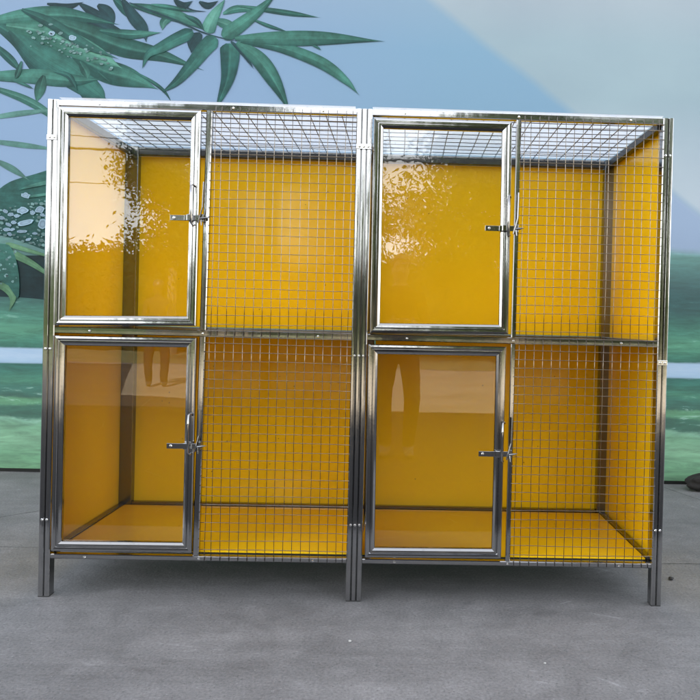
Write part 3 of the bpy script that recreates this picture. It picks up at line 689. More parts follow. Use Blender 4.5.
# ================================================================== PET CAGE
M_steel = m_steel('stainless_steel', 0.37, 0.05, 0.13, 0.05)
M_steel_in = m_steel('stainless_steel_inner', 0.22, 0.14, 0.26, 0.06)  # copy of the same steel, darkened in colour to imitate mirrored dark trees
M_wire = simple('galvanised_wire', (0.22, 0.19, 0.155), 0.18, 1.0, 0.4, 30)
M_blocker = simple('blocker_black', (0.018, 0.017, 0.016), 0.6)
M_dark_in = m_steel('dark_reflection_steel', 0.07, 0.25, 0.4, 0.06)  # top rails: dark tree reflection put into the base colour
M_wire_roof = simple('dark_roof_wire', (0.085, 0.08, 0.08), 0.35, 0.9, 0.3, 30)  # roof wire, darker than the front mesh wire
M_yel = m_panel('yellow_board', (0.90, 0.560, 0.011))
M_glass = m_glass('clear_pane', 0.006)
M_glass_wavy = m_glass('wavy_clear_pane', 0.02)
M_roof = m_roof_sheet('clear_roof_sheet')
M_screw = simple('screw_zinc', (0.80, 0.80, 0.80), 0.22, 1.0, 0.05)
M_cap = simple('black_plastic_foot', (0.02, 0.02, 0.02), 0.6)

cage = empty('pet_cage', (0, 0, 0), 'large stainless steel pet cage with yellow walls, glass doors and wire mesh fronts', 'cage')
H, D = 2.052, 0.80
XL, XR = -1.300, 1.296


def part(name, bm, mat, parent=cage, smooth=False):
    return new_obj(name, bm, mat, parent, smooth)


def post(x0, y0, widths, depth, z0=0.0, z1=H, flip=False, mat=None, name='corner_post', lean=0.0):
    bm = bmesh.new()
    poly, tot = strip_profile(widths, depth)
    if flip:
        poly = [(x, -y) for x, y in poly]
    prism(bm, poly, (x0, y0, z0 + 0.004), (1, 0, 0), (0, 1, 0), (lean, 0, 1), z1 - z0 - 0.004)
    o = part(name, bm, mat or M_steel)
    bm = bmesh.new()
    ys = sorted((y0, y0 - depth if flip else y0 + depth))
    if z0 == 0.0:
        box(bm, x0 + 0.001, x0 + tot - 0.001, ys[0] + 0.001, ys[1] - 0.001, 0.0, 0.0038)
        part('foot_cap', bm, M_cap, o)
    return o


def screws(parent, x, z, n, dx=0.0185, y=-0.004, r=0.0055, plate=True):
    """a row of n pan-head screws, on a small bright washer plate"""
    w_ = (n - 1) * dx
    if plate:
        bm = bmesh.new()
        box(bm, x - w_ / 2 - 0.012, x + w_ / 2 + 0.012, y - 0.0035, y, z - 0.011, z + 0.011, 0.0016)
        p = part('screw_plate', bm, M_screw, parent)
        y -= 0.0035
    for k in range(n):
        bm = bmesh.new()
        xx = x - w_ / 2 + k * dx
        n_ = 12
        rings = []
        for rr_, yy in ((r, y), (r, y - 0.002), (r * 0.7, y - 0.0042), (r * 0.25, y - 0.0045)):
            rings.append([bm.verts.new((xx + rr_ * math.cos(2 * math.pi * q / n_), yy, z + rr_ * math.sin(2 * math.pi * q / n_))) for q in range(n_)])
        for a, b in zip(rings, rings[1:]):
            for q in range(n_):
                bm.faces.new((a[q], a[(q + 1) % n_], b[(q + 1) % n_], b[q]))
        bm.faces.new(rings[-1])
        part('screw', bm, M_screw, parent)


pl = post(XL, -0.004, [0.0225, 0.0225], 0.046)
pc_ = post(-0.031, -0.004, [0.0215, 0.0205, 0.0205], 0.046)
pr = post(XR - 0.043, -0.004, [0.0215, 0.0205], 0.046)
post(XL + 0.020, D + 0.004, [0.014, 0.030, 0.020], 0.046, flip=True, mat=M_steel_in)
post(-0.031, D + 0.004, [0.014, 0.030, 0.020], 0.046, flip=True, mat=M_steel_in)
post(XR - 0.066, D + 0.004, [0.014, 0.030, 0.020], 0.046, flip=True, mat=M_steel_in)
for p, x, n in ((pl, XL + 0.0227, 2), (pc_, 0.002, 3), (pr, XR - 0.0222, 2)):
    screws(p, x, 1.895, n, plate=(n != 2 or p is pl))
    screws(p, x, 1.026, n, plate=(p is pr))
    screws(p, x, 0.320, n, plate=False)


def rail_profile(h, d, ch=0.003):
    return [(ch, 0), (h * 0.5, -0.0001), (h - ch, 0), (h, ch), (h, d - ch), (h - ch, d), (ch, d), (0, d - ch), (0, ch)]


def front_rail(x0, x1, z0, h, y0=0.0, d=0.030, mat=None, name='front_rail', dz=0.0):
    bm = bmesh.new()
    prism(bm, rail_profile(h, d), (x0, y0, z0), (0, 0, 1), (0, 1, 0), (1, 0, dz / (x1 - x0)), x1 - x0)
    return part(name, bm, mat or M_steel)


def side_rail(x0, wd, z0, h, y0=0.044, y1=None, mat=None, name='side_rail'):
    y1 = y1 or D - 0.045
    bm = bmesh.new()
    prism(bm, [(0.003, 0), (wd - 0.003, 0), (wd, 0.003), (wd, h - 0.003), (wd - 0.003, h), (0.003, h), (0, h - 0.003), (0, 0.003)],
          (x0, y0, z0), (1, 0, 0), (0, 0, 1), (0, 1, 0), y1 - y0)
    return part(name, bm, mat or M_steel_in)


LX0, LX1 = XL + 0.047, -0.032           # left bay between its posts
RX0, RX1 = 0.0355, XR - 0.044
ZB, ZM, ZT = 0.158, 1.091, 2.027
for x0, x1, sc in ((LX0, LX1, ((-1.112, -0.642, -0.17), (-1.11, -0.645, -0.17), (-1.09, -0.54, -0.17))),
                   (RX0, RX1, ((0.17, 0.645, 1.115), (0.20, 0.645, 1.10), (0.17, 0.645, 1.115)))):
    for z0, h, row in ((ZB, 0.020, sc[0]), (ZM, 0.027, sc[1]), (ZT, 0.026, sc[2])):
        r_ = front_rail(x0, x1, z0, h)
        for xx in row:
            screws(r_, xx, z0 + h * 0.45, 1, y=-0.0006, r=0.005, plate=False)
    # rear rails
    a, b = (x0 + 0.042, x1) if x0 < 0 else (x0, x1 - 0.026)
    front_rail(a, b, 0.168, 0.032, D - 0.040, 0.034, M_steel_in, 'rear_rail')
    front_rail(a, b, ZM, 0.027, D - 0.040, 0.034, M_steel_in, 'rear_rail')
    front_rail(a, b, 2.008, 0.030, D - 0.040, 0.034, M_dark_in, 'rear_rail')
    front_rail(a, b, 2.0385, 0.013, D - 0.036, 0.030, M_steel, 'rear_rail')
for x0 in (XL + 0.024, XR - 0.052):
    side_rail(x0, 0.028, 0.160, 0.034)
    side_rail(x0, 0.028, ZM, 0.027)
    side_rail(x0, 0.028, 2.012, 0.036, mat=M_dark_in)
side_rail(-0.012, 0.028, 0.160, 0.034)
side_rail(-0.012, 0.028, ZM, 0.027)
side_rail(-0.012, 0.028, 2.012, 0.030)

# ---- boards
def board(name, x0, x1, y0, y1, z0, z1):
    bm = bmesh.new()
    box(bm, x0, x1, y0, y1, z0, z1, 0.001)
    return part(name, bm, M_yel)


for z0, z1 in ((0.170, 1.088), (1.120, 2.010)):
    board('side_panel', XL + 0.0145, XL + 0.0195, 0.0435, D + 0.003, z0 - 0.006, z1 + (0.036 if z0 > 1 else 0.002))
    board('side_panel', XR - 0.0195, XR - 0.0145, 0.0435, D + 0.003, z0 - 0.006, z1 + (0.036 if z0 > 1 else 0.002))
    board('divider_panel', -0.020, -0.015, 0.0435, D - 0.044, z0, z1)
    board('back_panel', LX0 + 0.005, LX1 - 0.002, D + 0.000, D + 0.006, z0, z1)
    board('back_panel', RX0 + 0.004, RX1 - 0.005, D + 0.000, D + 0.006, z0, z1)
for x0, x1 in ((LX0 + 0.002, -0.024), (0.020, RX1 - 0.002)):
    board('floor_panel', x0 + (0.006 if x0 < 0 else 0), x1 - (0.008 if x0 > 0 else 0), 0.046, D - 0.048, 0.180, 0.1865)
    board('shelf_panel', x0 + (0.006 if x0 < 0 else 0), x1 - (0.008 if x0 > 0 else 0), 0.046, D - 0.048, 1.096, 1.1025)

for x0, x1 in ((LX0 + 0.006, -0.036), (0.024, RX1 - 0.010)):  # unseen near-black sheet added below the floor to cut bounced light
    bm = bmesh.new()
    box(bm, x0, x1, 0.050, D - 0.052, 0.1725, 0.1785, 0.001)
    part('bounce_blocker', bm, M_blocker)

# ---- stiles between door and mesh
st_l, st_r = [], []
for zone in ((ZB + 0.0205, ZM - 0.0005), (ZM + 0.0275, ZT - 0.0005)):
    z0, z1 = zone
    xl = -0.6315 + (z0 - 2.03) * 0.0096
    for x, ln in ((xl - 0.013, 0.0096), (0.6365 + (z0 - 2.03) * 0.0006, 0.0006)):
        bm = bmesh.new()
        wd = 0.025 if x < 0 else 0.020
        poly, tot = strip_profile([wd], 0.028)
        prism(bm, poly, (x - (0.007 if x < 0 else 0), 0.0, z0), (1, 0, 0), (0, 1, 0), (ln, 0, 1), z1 - z0)
        part('stile', bm, M_steel)

# ---- welded wire mesh in front of its opening
def wire_mesh(name, x0, x1, z0, z1, pitch, r, y, seed, slant=0.0):
    rr_ = random.Random(seed)
    bm = bmesh.new()
    nx_ = round((x1 - x0) / pitch)
    nz_ = round((z1 - z0) / pitch)
    px, pz = (x1 - x0) / nx_, (z1 - z0) / nz_
    ov = 0.010
    ph = rr_.uniform(0, 6)
    for i in range(nx_ + 1):
        x = x0 + (i + (0.28 if i == 0 else -0.28 if i == nx_ else 0)) * px
        pts = []
        b_ = rr_.uniform(-0.0024, 0.0024)
        for k in range(9):
            u = k / 8
            pts.append((x + slant * u + b_ * math.sin(u * 3.1) + rr_.uniform(-0.0007, 0.0007), y + 0.0012 * math.sin(u * 7 + ph), z0 - ov + (z1 - z0 + 2 * ov) * u))
        tube(bm, pts, r, 6)
    for j in range(nz_ + 1):
        z = z0 + (j + (0.25 if j == 0 else -0.25 if j == nz_ else 0)) * pz
        b_ = rr_.uniform(-0.0028, 0.0028)
        pts = []
        for k in range(9):
            u = k / 8
            pts.append((x0 - ov + slant * j / nz_ + (x1 - x0 + 2 * ov) * u, y - 1.7 * r + 0.0012 * math.sin(u * 5 + ph), z + b_ * math.sin(u * 3.1 + j) + rr_.uniform(-0.0007, 0.0007)))
        tube(bm, pts, r, 6)
    return part(name, bm, M_wire, smooth=True)


WR = 0.00138
wire_mesh('wire_mesh', -0.623, -0.037, ZM + 0.017, ZT + 0.006, 0.0367, WR, -0.003, 1)
wire_mesh('wire_mesh', -0.629, -0.037, ZB + 0.014, ZM + 0.010, 0.0367, WR, -0.003, 2)
wire_mesh('wire_mesh', 0.660, RX1 - 0.006, ZM + 0.017, ZT + 0.006, 0.0367, WR, -0.003, 3)
wire_mesh('wire_mesh', 0.660, RX1 - 0.006, ZB + 0.014, ZM + 0.010, 0.0367, WR, -0.003, 4)

# ---- roof: coarser mesh and a clear sheet over it
for x0, x1, sd_ in ((LX0 - 0.01, -0.034, 7), (0.030, RX1 + 0.01, 8)):
    bm = bmesh.new()
    r0 = random.Random(sd_)
    n_ = 18
    for i in range(1, n_):
        x = x0 + (x1 - x0) * i / n_
        b_ = r0.uniform(-0.004, 0.004)
        tube(bm, [(x + b_ * math.sin(3.1 * k / 6), 0.01 + (D - 0.02) * k / 6, ZT + 0.0275 - 0.003 * math.sin(3.14 * k / 6)) for k in range(7)], 0.0021, 6)
    m_ = 11
    for j in range(1, m_):
        y = D * j / m_
        tube(bm, [(x0 + (x1 - x0) * k / 8, y + r0.uniform(-0.001, 0.001), ZT + 0.0315 - 0.003 * math.sin(3.14 * j / m_)) for k in range(9)], 0.0019, 6)
    part('roof_mesh', bm, M_wire_roof, smooth=True)
    bm = bmesh.new()
    box(bm, x0 + 0.004, x1 - 0.004, 0.012, D - 0.004, ZT + 0.036, ZT + 0.0385)
    part('roof_sheet', bm, M_roof)

# ---- doors
DOOR_PROFILE = [(0, 0.012), (0, -0.010), (0.003, -0.0135), (0.010, -0.0145), (0.0175, -0.0138), (0.0200, -0.0105),
                (0.0215, -0.0105), (0.0240, -0.0135), (0.0300, -0.0128), (0.0385, -0.0065), (0.0400, -0.0030), (0.0400, 0.012)]


def door(corners, glass, hx, hz, rnd_):
    bm = bmesh.new()
    mitred(bm, corners, DOOR_PROFILE)
    d = part('door', bm, M_steel)
    bm = bmesh.new()
    (ax, az), (bx, bz), (cx, cz), (dx, dz) = corners
    i = 0.034
    vs = []
    for y in (0.003, 0.007):
        vs.append([bm.verts.new(q) for q in ((ax + i, y, az - i), (bx - i, y, bz - i), (cx - i, y, cz + i), (dx + i, y, dz + i))])
    bm.faces.new(vs[0]); bm.faces.new(list(reversed(vs[1])))
    for k in range(4):
        bm.faces.new((vs[0][k], vs[1][k], vs[1][(k + 1) % 4], vs[0][(k + 1) % 4]))
    part('glass_pane', bm, glass, d)
    # latch strap across the frame, fixed on the pane by one rivet
    bm = bmesh.new()
    box(bm, hx, hx + 0.072, -0.019, -0.0165, hz - 0.011, hz + 0.011, 0.0009)
    box(bm, hx + 0.058, hx + 0.122, -0.0215, -0.0192, hz - 0.010, hz + 0.012, 0.0009)
    box(bm, hx + 0.070, hx + 0.094, -0.030, -0.0217, hz - 0.012, hz + 0.015, 0.0025)
    box(bm, hx + 0.008, hx + 0.030, -0.0163, 0.0028, hz - 0.007, hz + 0.007, 0.001)
    part('latch_strap', bm, M_steel, d)
    screws(d, hx + 0.017, hz, 1, y=-0.019, r=0.0062, plate=False)
    # lever: flat bar bent into a long U
    a = rnd_.uniform(-0.006, 0.006)
    bm = bmesh.new()
    X_ = hx + 0.093
    tube(bm, [(X_ + 0.012 + a, -0.020, hz + 0.128), (X_ + 0.006 + a, -0.030, hz + 0.136), (X_ + a, -0.042, hz + 0.130), (X_ + a * 0.6, -0.045, hz + 0.09),
              (X_ + a * 0.2, -0.044, hz + 0.03), (X_, -0.040, hz - 0.022), (X_ + 0.005, -0.030, hz - 0.033), (X_ + 0.010, -0.022, hz - 0.028)],
         [0.0035, 0.0042, 0.0045, 0.0045, 0.0045, 0.0045, 0.0042, 0.0035], 8)
    part('latch_lever', bm, M_steel, d, smooth=True)
    # keeper on the stile: pin, rod and pointed tip
    bm = bmesh.new()
    sx = hx + 0.127
    tube(bm, [(sx - 0.010, -0.024, hz - 0.022), (sx - 0.004, -0.026, hz + 0.004), (sx + 0.006, -0.024, hz + 0.045), (sx + 0.008, -0.020, hz + 0.150)], 0.0034, 8)
    box(bm, sx - 0.004, sx + 0.012, -0.0190, -0.0005, hz - 0.014, hz + 0.018, 0.002)
    tube(bm, [(sx - 0.004, -0.021, hz - 0.002), (sx + 0.016, -0.021, hz + 0.001), (sx + 0.036, -0.020, hz + 0.004)], [0.006, 0.005, 0.0006], 8)
    tube(bm, [(sx, -0.020, hz), (sx + 0.004, -0.026, hz - 0.030)], [0.005, 0.002], 8)
    part('latch_keeper', bm, M_steel_in, cage, smooth=False)
    return d


rn = random.Random(3)
door([(-1.251, 2.022), (-0.671, 2.022), (-0.674, 1.134), (-1.249, 1.124)], M_glass, -0.785, 1.577, rn)
door([(-1.247, 1.081), (-0.670, 1.085), (-0.671, 0.196), (-1.246, 0.193)], M_glass, -0.779, 0.638, rn)
door([(0.041, 2.014), (0.615, 2.014), (0.622, 1.130), (0.046, 1.124)], M_glass_wavy, 0.513, 1.569, rn)
door([(0.040, 1.075), (0.614, 1.078), (0.615, 0.192), (0.046, 0.188)], M_glass, 0.509, 0.631, rn)

# ================================================================== SMALL THINGS ON THE GROUND
def stone(name, loc, size, mat, seed, label, cat, sub=3):
    bm = bmesh.new()
    bmesh.ops.create_icosphere(bm, subdivisions=sub, radius=1.0)
    off = Vector((seed * 3.7, seed * 1.3, 0))
    for vv in bm.verts:
        n_ = vv.co.normalized()
        d = 1 + 0.30 * mnoise.noise(n_ * 1.3 + off) + 0.10 * mnoise.noise(n_ * 4 + off)
        vv.co = Vector((n_.x * size[0], n_.y * size[1], n_.z * size[2])) * d
    lo_ = min(vv.co.z for vv in bm.verts)
    for vv in bm.verts:
        vv.co.z = max(vv.co.z - lo_ - 0.12 * size[2], 0.0)
    o = new_obj(name, bm, mat, None, True, loc)
    return tag(o, label, cat)


M_rock = simple('dark_rock', (0.022, 0.020, 0.019), 0.85, 0, 0.4, 14, 0.3, 0.6)
M_pale = simple('pale_stone', (0.40, 0.40, 0.39), 0.7, 0, 0.2, 60)
M_dark = simple('dark_stone', (0.02, 0.02, 0.022), 0.7, 0, 0.3, 60)
stone('rock', (2.47, 2.12, 0), (0.20, 0.10, 0.066), M_rock, 2.0, 'dark rounded rock lying at the foot of the backdrop, right edge of the photo', 'rock', 4)
stone('pebble', (0.016, -0.371, 0.0), (0.006, 0.005, 0.004), M_pale, 5.0, 'tiny white pebble on the concrete in front of the middle posts', 'pebble', 2)
stone('pebble', (0.70, -0.517, 0.0), (0.005, 0.004, 0.003), M_pale, 6.0, 'tiny white pebble on the concrete in front of the right bay', 'pebble', 2)
stone('pebble', (1.459, 0.306, 0.0), (0.012, 0.012, 0.008), M_dark, 7.0, 'tiny black pebble on the concrete right of the right front leg', 'pebble', 2)

# ================================================================== BEHIND THE CAMERA, seen in the glass and steel
M_bark = simple('bark', (0.09, 0.065, 0.045), 0.9, 0, 0.35, 8, 0.3, 0.6)


def m_leaf(name, a, b):
    t = NT(name)
    rnd_ = t.n('ShaderNodeObjectInfo').outputs['Random']
    f = t.noise(t.coord(), 0.9, 3)
    f2 = t.noise(t.coord(), 7.0, 2)
    c = t.mix(t.ramp(t.math('ADD', t.math('MULTIPLY', f, 0.6), t.math('MULTIPLY', f2, 0.4)), [(0.3, 0.0), (0.7, 1.0)]), a, b)
    df = t.n('ShaderNodeBsdfDiffuse', {'Color': c}).outputs[0]
    tl = t.n('ShaderNodeBsdfTranslucent', {'Color': c}).outputs[0]
    return t.done(t.n('ShaderNodeMixShader', {0: 0.3, 1: df, 2: tl}).outputs[0])


M_leaf = m_leaf('tree_leaf', (0.022, 0.034, 0.010), (0.048, 0.062, 0.018))
M_hedge = m_leaf('hedge_leaf', (0.016, 0.026, 0.010), (0.036, 0.05, 0.016))


def leaf_quad(bm, p, s, r0):
    n_ = Vector((r0.gauss(0, 1), r0.gauss(0, 1), r0.gauss(0.4, 1))).normalized()
    a = n_.orthogonal().normalized()
    a = Matrix.Rotation(r0.uniform(0, 6.28), 3, n_) @ a
    b = n_.cross(a)
    l, wd = s, s * 0.42
    vs = [bm.verts.new(p + q) for q in (-a * l, -a * l * 0.1 + b * wd, a * l, -a * l * 0.1 - b * wd)]
    bm.faces.new(vs)


def broadleaf(loc, seed, h, spread, base, nleaf, label):
    r0 = random.Random(seed)
    root = empty('broadleaf_tree', loc, label, 'tree', 'trees reflected in the cage')
    bm = bmesh.new()
    tips = []
    lean = Vector((r0.uniform(-.3, .3), r0.uniform(-.2, .2), 0))
    tr = [Vector((0, 0, 0)), Vector((0.03, 0, 1.0)), Vector((0.0, 0.05, base)), lean * 0.5 + Vector((0, 0, h * 0.55)), lean + Vector((0, 0, h * 0.85))]
    tube(bm, tr, [0.20, 0.16, 0.14, 0.09, 0.03], 9)
    for k in range(13):
        u = r0.uniform(0.0, 1.0)
        s = Vector((0, 0.05, base)).lerp(tr[4], u * 0.9)
        az = k * 2.4 + r0.uniform(-.3, .3)
        ln = spread * (1 - 0.55 * u) * r0.uniform(0.65, 1.0)
        e = s + Vector((math.cos(az) * ln, math.sin(az) * ln, r0.uniform(0.5, 1.3)))
        m_ = s.lerp(e, 0.5) + Vector((0, 0, r0.uniform(-.1, .25)))
        tube(bm, [s, m_, e], [0.06, 0.04, 0.012], 6)
        tips += [e, m_, s.lerp(e, 0.78) + Vector((r0.uniform(-.5, .5), r0.uniform(-.5, .5), r0.uniform(-.2, .5)))]
    tips.append(tr[4])
    new_obj('trunk', bm, M_bark, root)
    bm = bmesh.new()
    for _ in range(nleaf):
        tp = r0.choice(tips)
        rad = spread * 0.34
        q = Vector((r0.gauss(0, 1), r0.gauss(0, 1), r0.gauss(0, 0.75)))
        if q.length > 2.1:
            continue
        leaf_quad(bm, tp + q * rad * 0.62, r0.uniform(0.045, 0.095), r0)
    new_obj('crown', bm, M_leaf, root)
    return root


tl_ = broadleaf((-4.5, -15.6, 0), 21, 8.2, 2.4, 2.4, 30000, 'leafy tree reflected in the upper left glass door')
tr_ = broadleaf((3.1, -16.0, 0), 22, 9.2, 3.5, 2.3, 45000, 'tall leafy tree reflected in the upper right glass door')
broadleaf((8.2, -15.8, 0), 23, 10.0, 3.8, 2.3, 40000, 'broad leafy tree reflected in the right corner post')
broadleaf((-1.5, -17.8, 0), 26, 7.2, 1.7, 2.2, 13000, 'slim leafy tree reflected behind the upper left wire mesh')

for src, loc, rz, lb in ((tl_, (-7.1, -19.4, 0), 2.2, 'leafy tree farther back, reflected behind the tree in the upper left door'),
                         (tr_, (4.6, -19.6, 0), 1.3, 'leafy tree farther back, reflected behind the tall tree of the upper right door'),
                         (tr_, (2.9, -22.9, 0), 3.9, 'farthest leafy tree, behind the hedge, reflected in the upper right door')):
    k_ = copy_tree(src)
    k_.location = loc
    k_.rotation_euler = (0, 0, rz)
    k_['label'] = lb

hr = random.Random(9)
hedge = empty('hedge', (0, -21.5, 0), 'long dark clipped hedge mirrored low in the upper glass doors', 'hedge')
bm = bmesh.new()
tops = []
for k in range(121):
    x = -30 + 0.5 * k
    tops.append((x, 3.45 + 0.5 * mnoise.noise(Vector((x * 0.35, 4, 0))) + 0.25 * mnoise.noise(Vector((x * 1.1, 9, 0)))))
for k in range(120):
    (xa, za), (xb, zb) = tops[k], tops[k + 1]
    a = [bm.verts.new(q) for q in ((xa, 0.75, 0), (xa, 0.55, za - .25), (xa, -0.75, za - .25), (xa, -0.75, 0))]
    b = [bm.verts.new(q) for q in ((xb, 0.75, 0), (xb, 0.55, zb - .25), (xb, -0.75, zb - .25), (xb, -0.75, 0))]
    for q in range(3):
        bm.faces.new((a[q], a[q + 1], b[q + 1], b[q]))
new_obj('twigs', bm, M_hedge, hedge)
bm = bmesh.new()
for _ in range(36000):
    k = hr.randrange(120)
    x = -30 + 0.5 * k + hr.uniform(0, 0.5)
    zt = tops[k][1]
    if hr.random() < 0.35:
        p = Vector((x, hr.uniform(-0.6, 0.85), zt + hr.gauss(-0.15, 0.16)))
    else:
        p = Vector((x, 0.72 + hr.gauss(0.05, 0.10), hr.uniform(0.02, zt)))
    leaf_quad(bm, p, hr.uniform(0.05, 0.12), hr)
new_obj('foliage', bm, M_hedge, hedge)

# utility poles and their cables
M_polec = simple('pole_concrete', (0.30, 0.29, 0.27), 0.85)
M_cable = simple('black_cable', (0.02, 0.02, 0.02), 0.6)
for x, lb in ((-17.0, 'concrete utility pole far behind the camera, at the left end of the cables'), (13.0, 'concrete utility pole far behind the camera, at the right end of the cables')):
    root = empty('utility_pole', (x, -18.0, 0), lb, 'pole', 'utility poles')
    bm = bmesh.new()
    tube(bm, [(0, 0, 0), (0, 0, 7.2)], [0.15, 0.10], 12)
    new_obj('shaft', bm, M_polec, root, True)
    for z in (5.0, 6.0, 6.36):
        bm = bmesh.new()
        box(bm, -0.05, 0.05, 0.10, 0.30, z - 0.04, z + 0.04, 0.008)
        new_obj('bracket', bm, M_cable, root)
for z, r_, lb in ((5.0, 0.012, 'thin black cable mirrored across the upper left door, lowest of three'),
                  (6.0, 0.035, 'thick black cable mirrored across the upper left door'),
                  (6.36, 0.014, 'thin black cable mirrored across the upper left door, topmost of three')):
    bm = bmesh.new()
    tube(bm, [(-17.0 + 30 * k / 24, -17.75, z - 0.28 * math.sin(math.pi * k / 24) + 0.22) for k in range(25)], r_, 6)
    o = new_obj('cable', bm, M_cable)
    tag(o, lb, 'cable', 'cables reflected in the glass')

# ---- people, seen only as reflections in the lower glass doors
M_skin = simple('skin', (0.30, 0.18, 0.12), 0.6, 0, 0.08, 12, 0.2)
M_shirt = simple('dark_shirt', (0.012, 0.013, 0.016), 0.95, 0, 0.2, 30, 0.05)
M_trous = simple('dark_trousers', (0.018, 0.019, 0.024), 0.95, 0, 0.25, 25, 0.05)
M_shoe = simple('shoe', (0.14, 0.13, 0.12), 0.6, 0, 0.2, 30)
M_hair = simple('hair', (0.012, 0.010, 0.009), 0.5, 0, 0.3, 60)
M_eye = simple('eye', (0.03, 0.02, 0.015), 0.15)


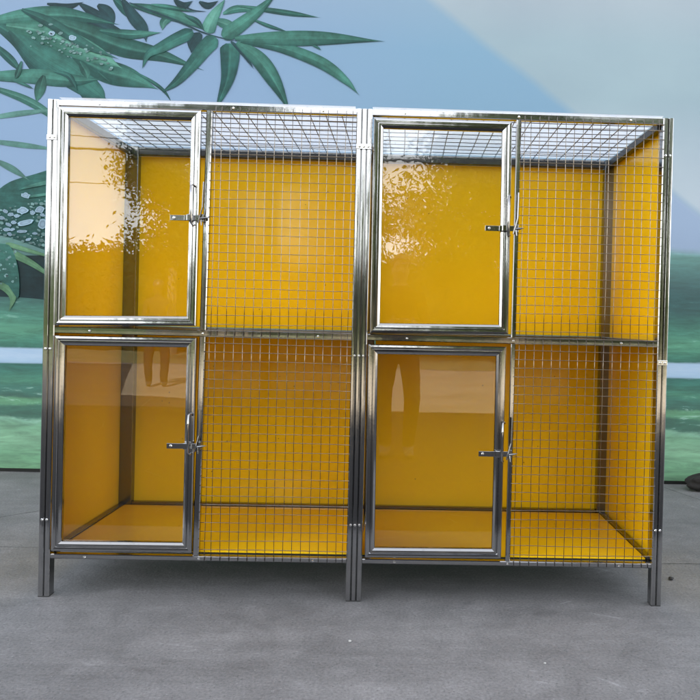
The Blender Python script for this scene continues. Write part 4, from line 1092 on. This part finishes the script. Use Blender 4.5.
def person(loc, rz, label, holding, feet, hood=False):
    root = empty('person', loc, label, 'person')
    root.rotation_euler = (0, 0, rz)
    bm = bmesh.new()
    sk = bm.verts.layers.skin.verify()

    def V(p, r, root_=False):
        vv = bm.verts.new(p)
        vv[sk].radius = (r if hasattr(r, '__len__') else (r, r))
        vv[sk].use_root = root_
        return vv

    def chain(a, lst):
        for p, r in lst:
            b = V(p, r)
            bm.edges.new((a, b))
            a = b
        return a
    pel = V((0, 0, 0.96), (0.145, 0.11), True)
    ch = chain(pel, [((0, 0.0, 1.12), (0.135, 0.10)), ((0, 0.0, 1.30), (0.155, 0.11)), ((0, -0.01, 1.41), (0.12, 0.09))])
    chain(ch, [((0, 0.0, 1.49), 0.058), ((0, 0.015, 1.55), 0.060), ((0, 0.03, 1.60), (0.068, 0.080)), ((0, 0.02, 1.67), (0.076, 0.095)), ((0, 0.01, 1.72), (0.055, 0.07))])
    for s, (fx, fy) in zip((-1, 1), feet):
        chain(pel, [((s * 0.09, 0, 0.88), 0.105), ((s * 0.10 + fx * 0.3, 0.03, 0.50), 0.078), ((fx, fy - 0.03, 0.13), 0.062), ((fx, fy + 0.02, 0.055), 0.05), ((fx + s * 0.02, fy + 0.15, 0.035), 0.038)])
        sh = chain(ch, [((s * 0.165, -0.01, 1.40), 0.062)])
        if holding:
            tx, ty, tz = holding
            el = ((s * 0.25), 0.02, 1.12)
            wr_ = (tx + s * 0.10, ty - 0.09, tz - 0.01)
            pa = (tx + s * 0.088, ty - 0.035, tz)
            fd = Vector((-s * 0.35, 0.35, 0.0)).normalized()
        else:
            el = (s * 0.23, -0.02, 1.12)
            wr_ = (s * 0.25, 0.05, 0.87)
            pa = (s * 0.252, 0.07, 0.81)
            fd = Vector((0, 0.18, -1)).normalized()
        wv_ = chain(sh, [(el, 0.047), (wr_, 0.030), (pa, (0.032, 0.030))])
        side = Vector((0, 0.0, 1)) if holding else Vector((0, 1, 0.1)).normalized()
        for k, (ln, o_) in enumerate(((0.062, 0.030), (0.072, 0.010), (0.068, -0.010), (0.052, -0.029))):
            b0 = Vector(pa) + side * o_ + fd * 0.028
            b1 = b0 + fd * ln * 0.55
            curl = Vector((-s * 0.6, 0.1, 0)) if holding else Vector((-s * 0.25, 0.1, 0))
            b2 = b1 + (fd + curl).normalized() * ln * 0.5
            chain(wv_, [(b0, 0.0095), (b1, 0.0085), (b2, 0.007)])
        tb = Vector(pa) + side * 0.032 - fd * 0.02
        chain(wv_, [(tb + fd * 0.012 + side * 0.012, 0.0105), (tb + fd * 0.04 + side * 0.026, 0.009)])
    # nose and ears grow from the head
    hv = min(bm.verts, key=lambda q: (q.co - Vector((0, 0.02, 1.67))).length)
    nv = min(bm.verts, key=lambda q: (q.co - Vector((0, 0.03, 1.60))).length)
    chain(nv, [((0, 0.118, 1.628), 0.012)])
    for s in (-1, 1):
        chain(nv, [((s * 0.082, 0.015, 1.635), 0.014)])
    me = bpy.data.meshes.new('body_skeleton')
    bm.to_mesh(me)
    bm.free()
    tmp = bpy.data.objects.new('body_skeleton', me)
    COL.objects.link(tmp)
    tmp.modifiers.new('skin', 'SKIN')
    sub = tmp.modifiers.new('subdivision', 'SUBSURF')
    sub.levels = sub.render_levels = 2
    dg = bpy.context.evaluated_depsgraph_get()
    dg.update()
    body_me = bpy.data.meshes.new_from_object(tmp.evaluated_get(dg))
    bpy.data.objects.remove(tmp)
    body_me.materials.clear()
    for m in (M_skin, M_shirt, M_trous, M_shoe, M_hair):
        body_me.materials.append(m)
    if holding:
        wl = [Vector((holding[0] + s * 0.10, holding[1] - 0.09, holding[2])) for s in (-1, 1)]
    else:
        wl = [Vector((s * 0.25, 0.06, 0.80)) for s in (-1, 1)]
    for p in body_me.polygons:
        c = p.center
        hand = (holding and min((c - q).length for q in wl) < 0.15 and c.y > holding[1] - 0.10) or \
               (not holding and abs(c.x) > 0.19 and c.z < 0.885 and c.z > 0.6)
        if c.z > 1.49 or hand:
            p.material_index = 4 if (c.z > 1.70 or (c.z > 1.60 and c.y < 0.01)) else 0
            if hood and not hand:
                p.material_index = 1
        elif c.z < 0.095:
            p.material_index = 3
        elif c.z < 0.985:
            p.material_index = 2
        else:
            p.material_index = 1
        p.use_smooth = True
    b = bpy.data.objects.new('body', body_me)
    COL.objects.link(b)
    b.parent = root
    # hair: a cap over the skull
    bm = bmesh.new()
    bmesh.ops.create_uvsphere(bm, u_segments=24, v_segments=14, radius=1)
    for vv in bm.verts:
        d = 1 + 0.05 * mnoise.noise(vv.co * 5)
        vv.co = Vector((vv.co.x * 0.088 * d, vv.co.y * 0.106 * d + 0.008, vv.co.z * 0.100 * d + 1.690))
    bmesh.ops.delete(bm, geom=[vv for vv in bm.verts if vv.co.z < 1.615 or (vv.co.y > -0.01 and vv.co.z < 1.665) or (vv.co.y > 0.06 and vv.co.z < 1.725)], context='VERTS')
    new_obj('hair', bm, M_hair, root, True)
    for s in (-1, 1):
        bm = bmesh.new()
        bmesh.ops.create_uvsphere(bm, u_segments=12, v_segments=8, radius=0.011)
        for vv in bm.verts:
            vv.co += Vector((s * 0.030, 0.098, 1.655))
        new_obj('eye', bm, M_eye, root, True)
    return root


person((0.155, -3.28, 0), 0.0, 'person in loose dark trousers holding a phone, mirrored in the lower right door', (0.025, 0.335, 1.165), ((-0.10, 0.10), (0.10, 0.12)))
person((-3.85, -8.7, 0), 2.8, 'person in dark hooded clothes standing on the sunlit ground, mirrored in the lower left door', None, ((-0.12, 0.0), (0.12, 0.05)), True)
bm = bmesh.new()
box(bm, 0.105, 0.255, -2.948, -2.939, 1.132, 1.208, 0.004)
ph = new_obj('phone', bm, simple('phone_black', (0.015, 0.015, 0.017), 0.2, 0.0))
tag(ph, 'black phone held up by the person in front of the cage', 'phone')
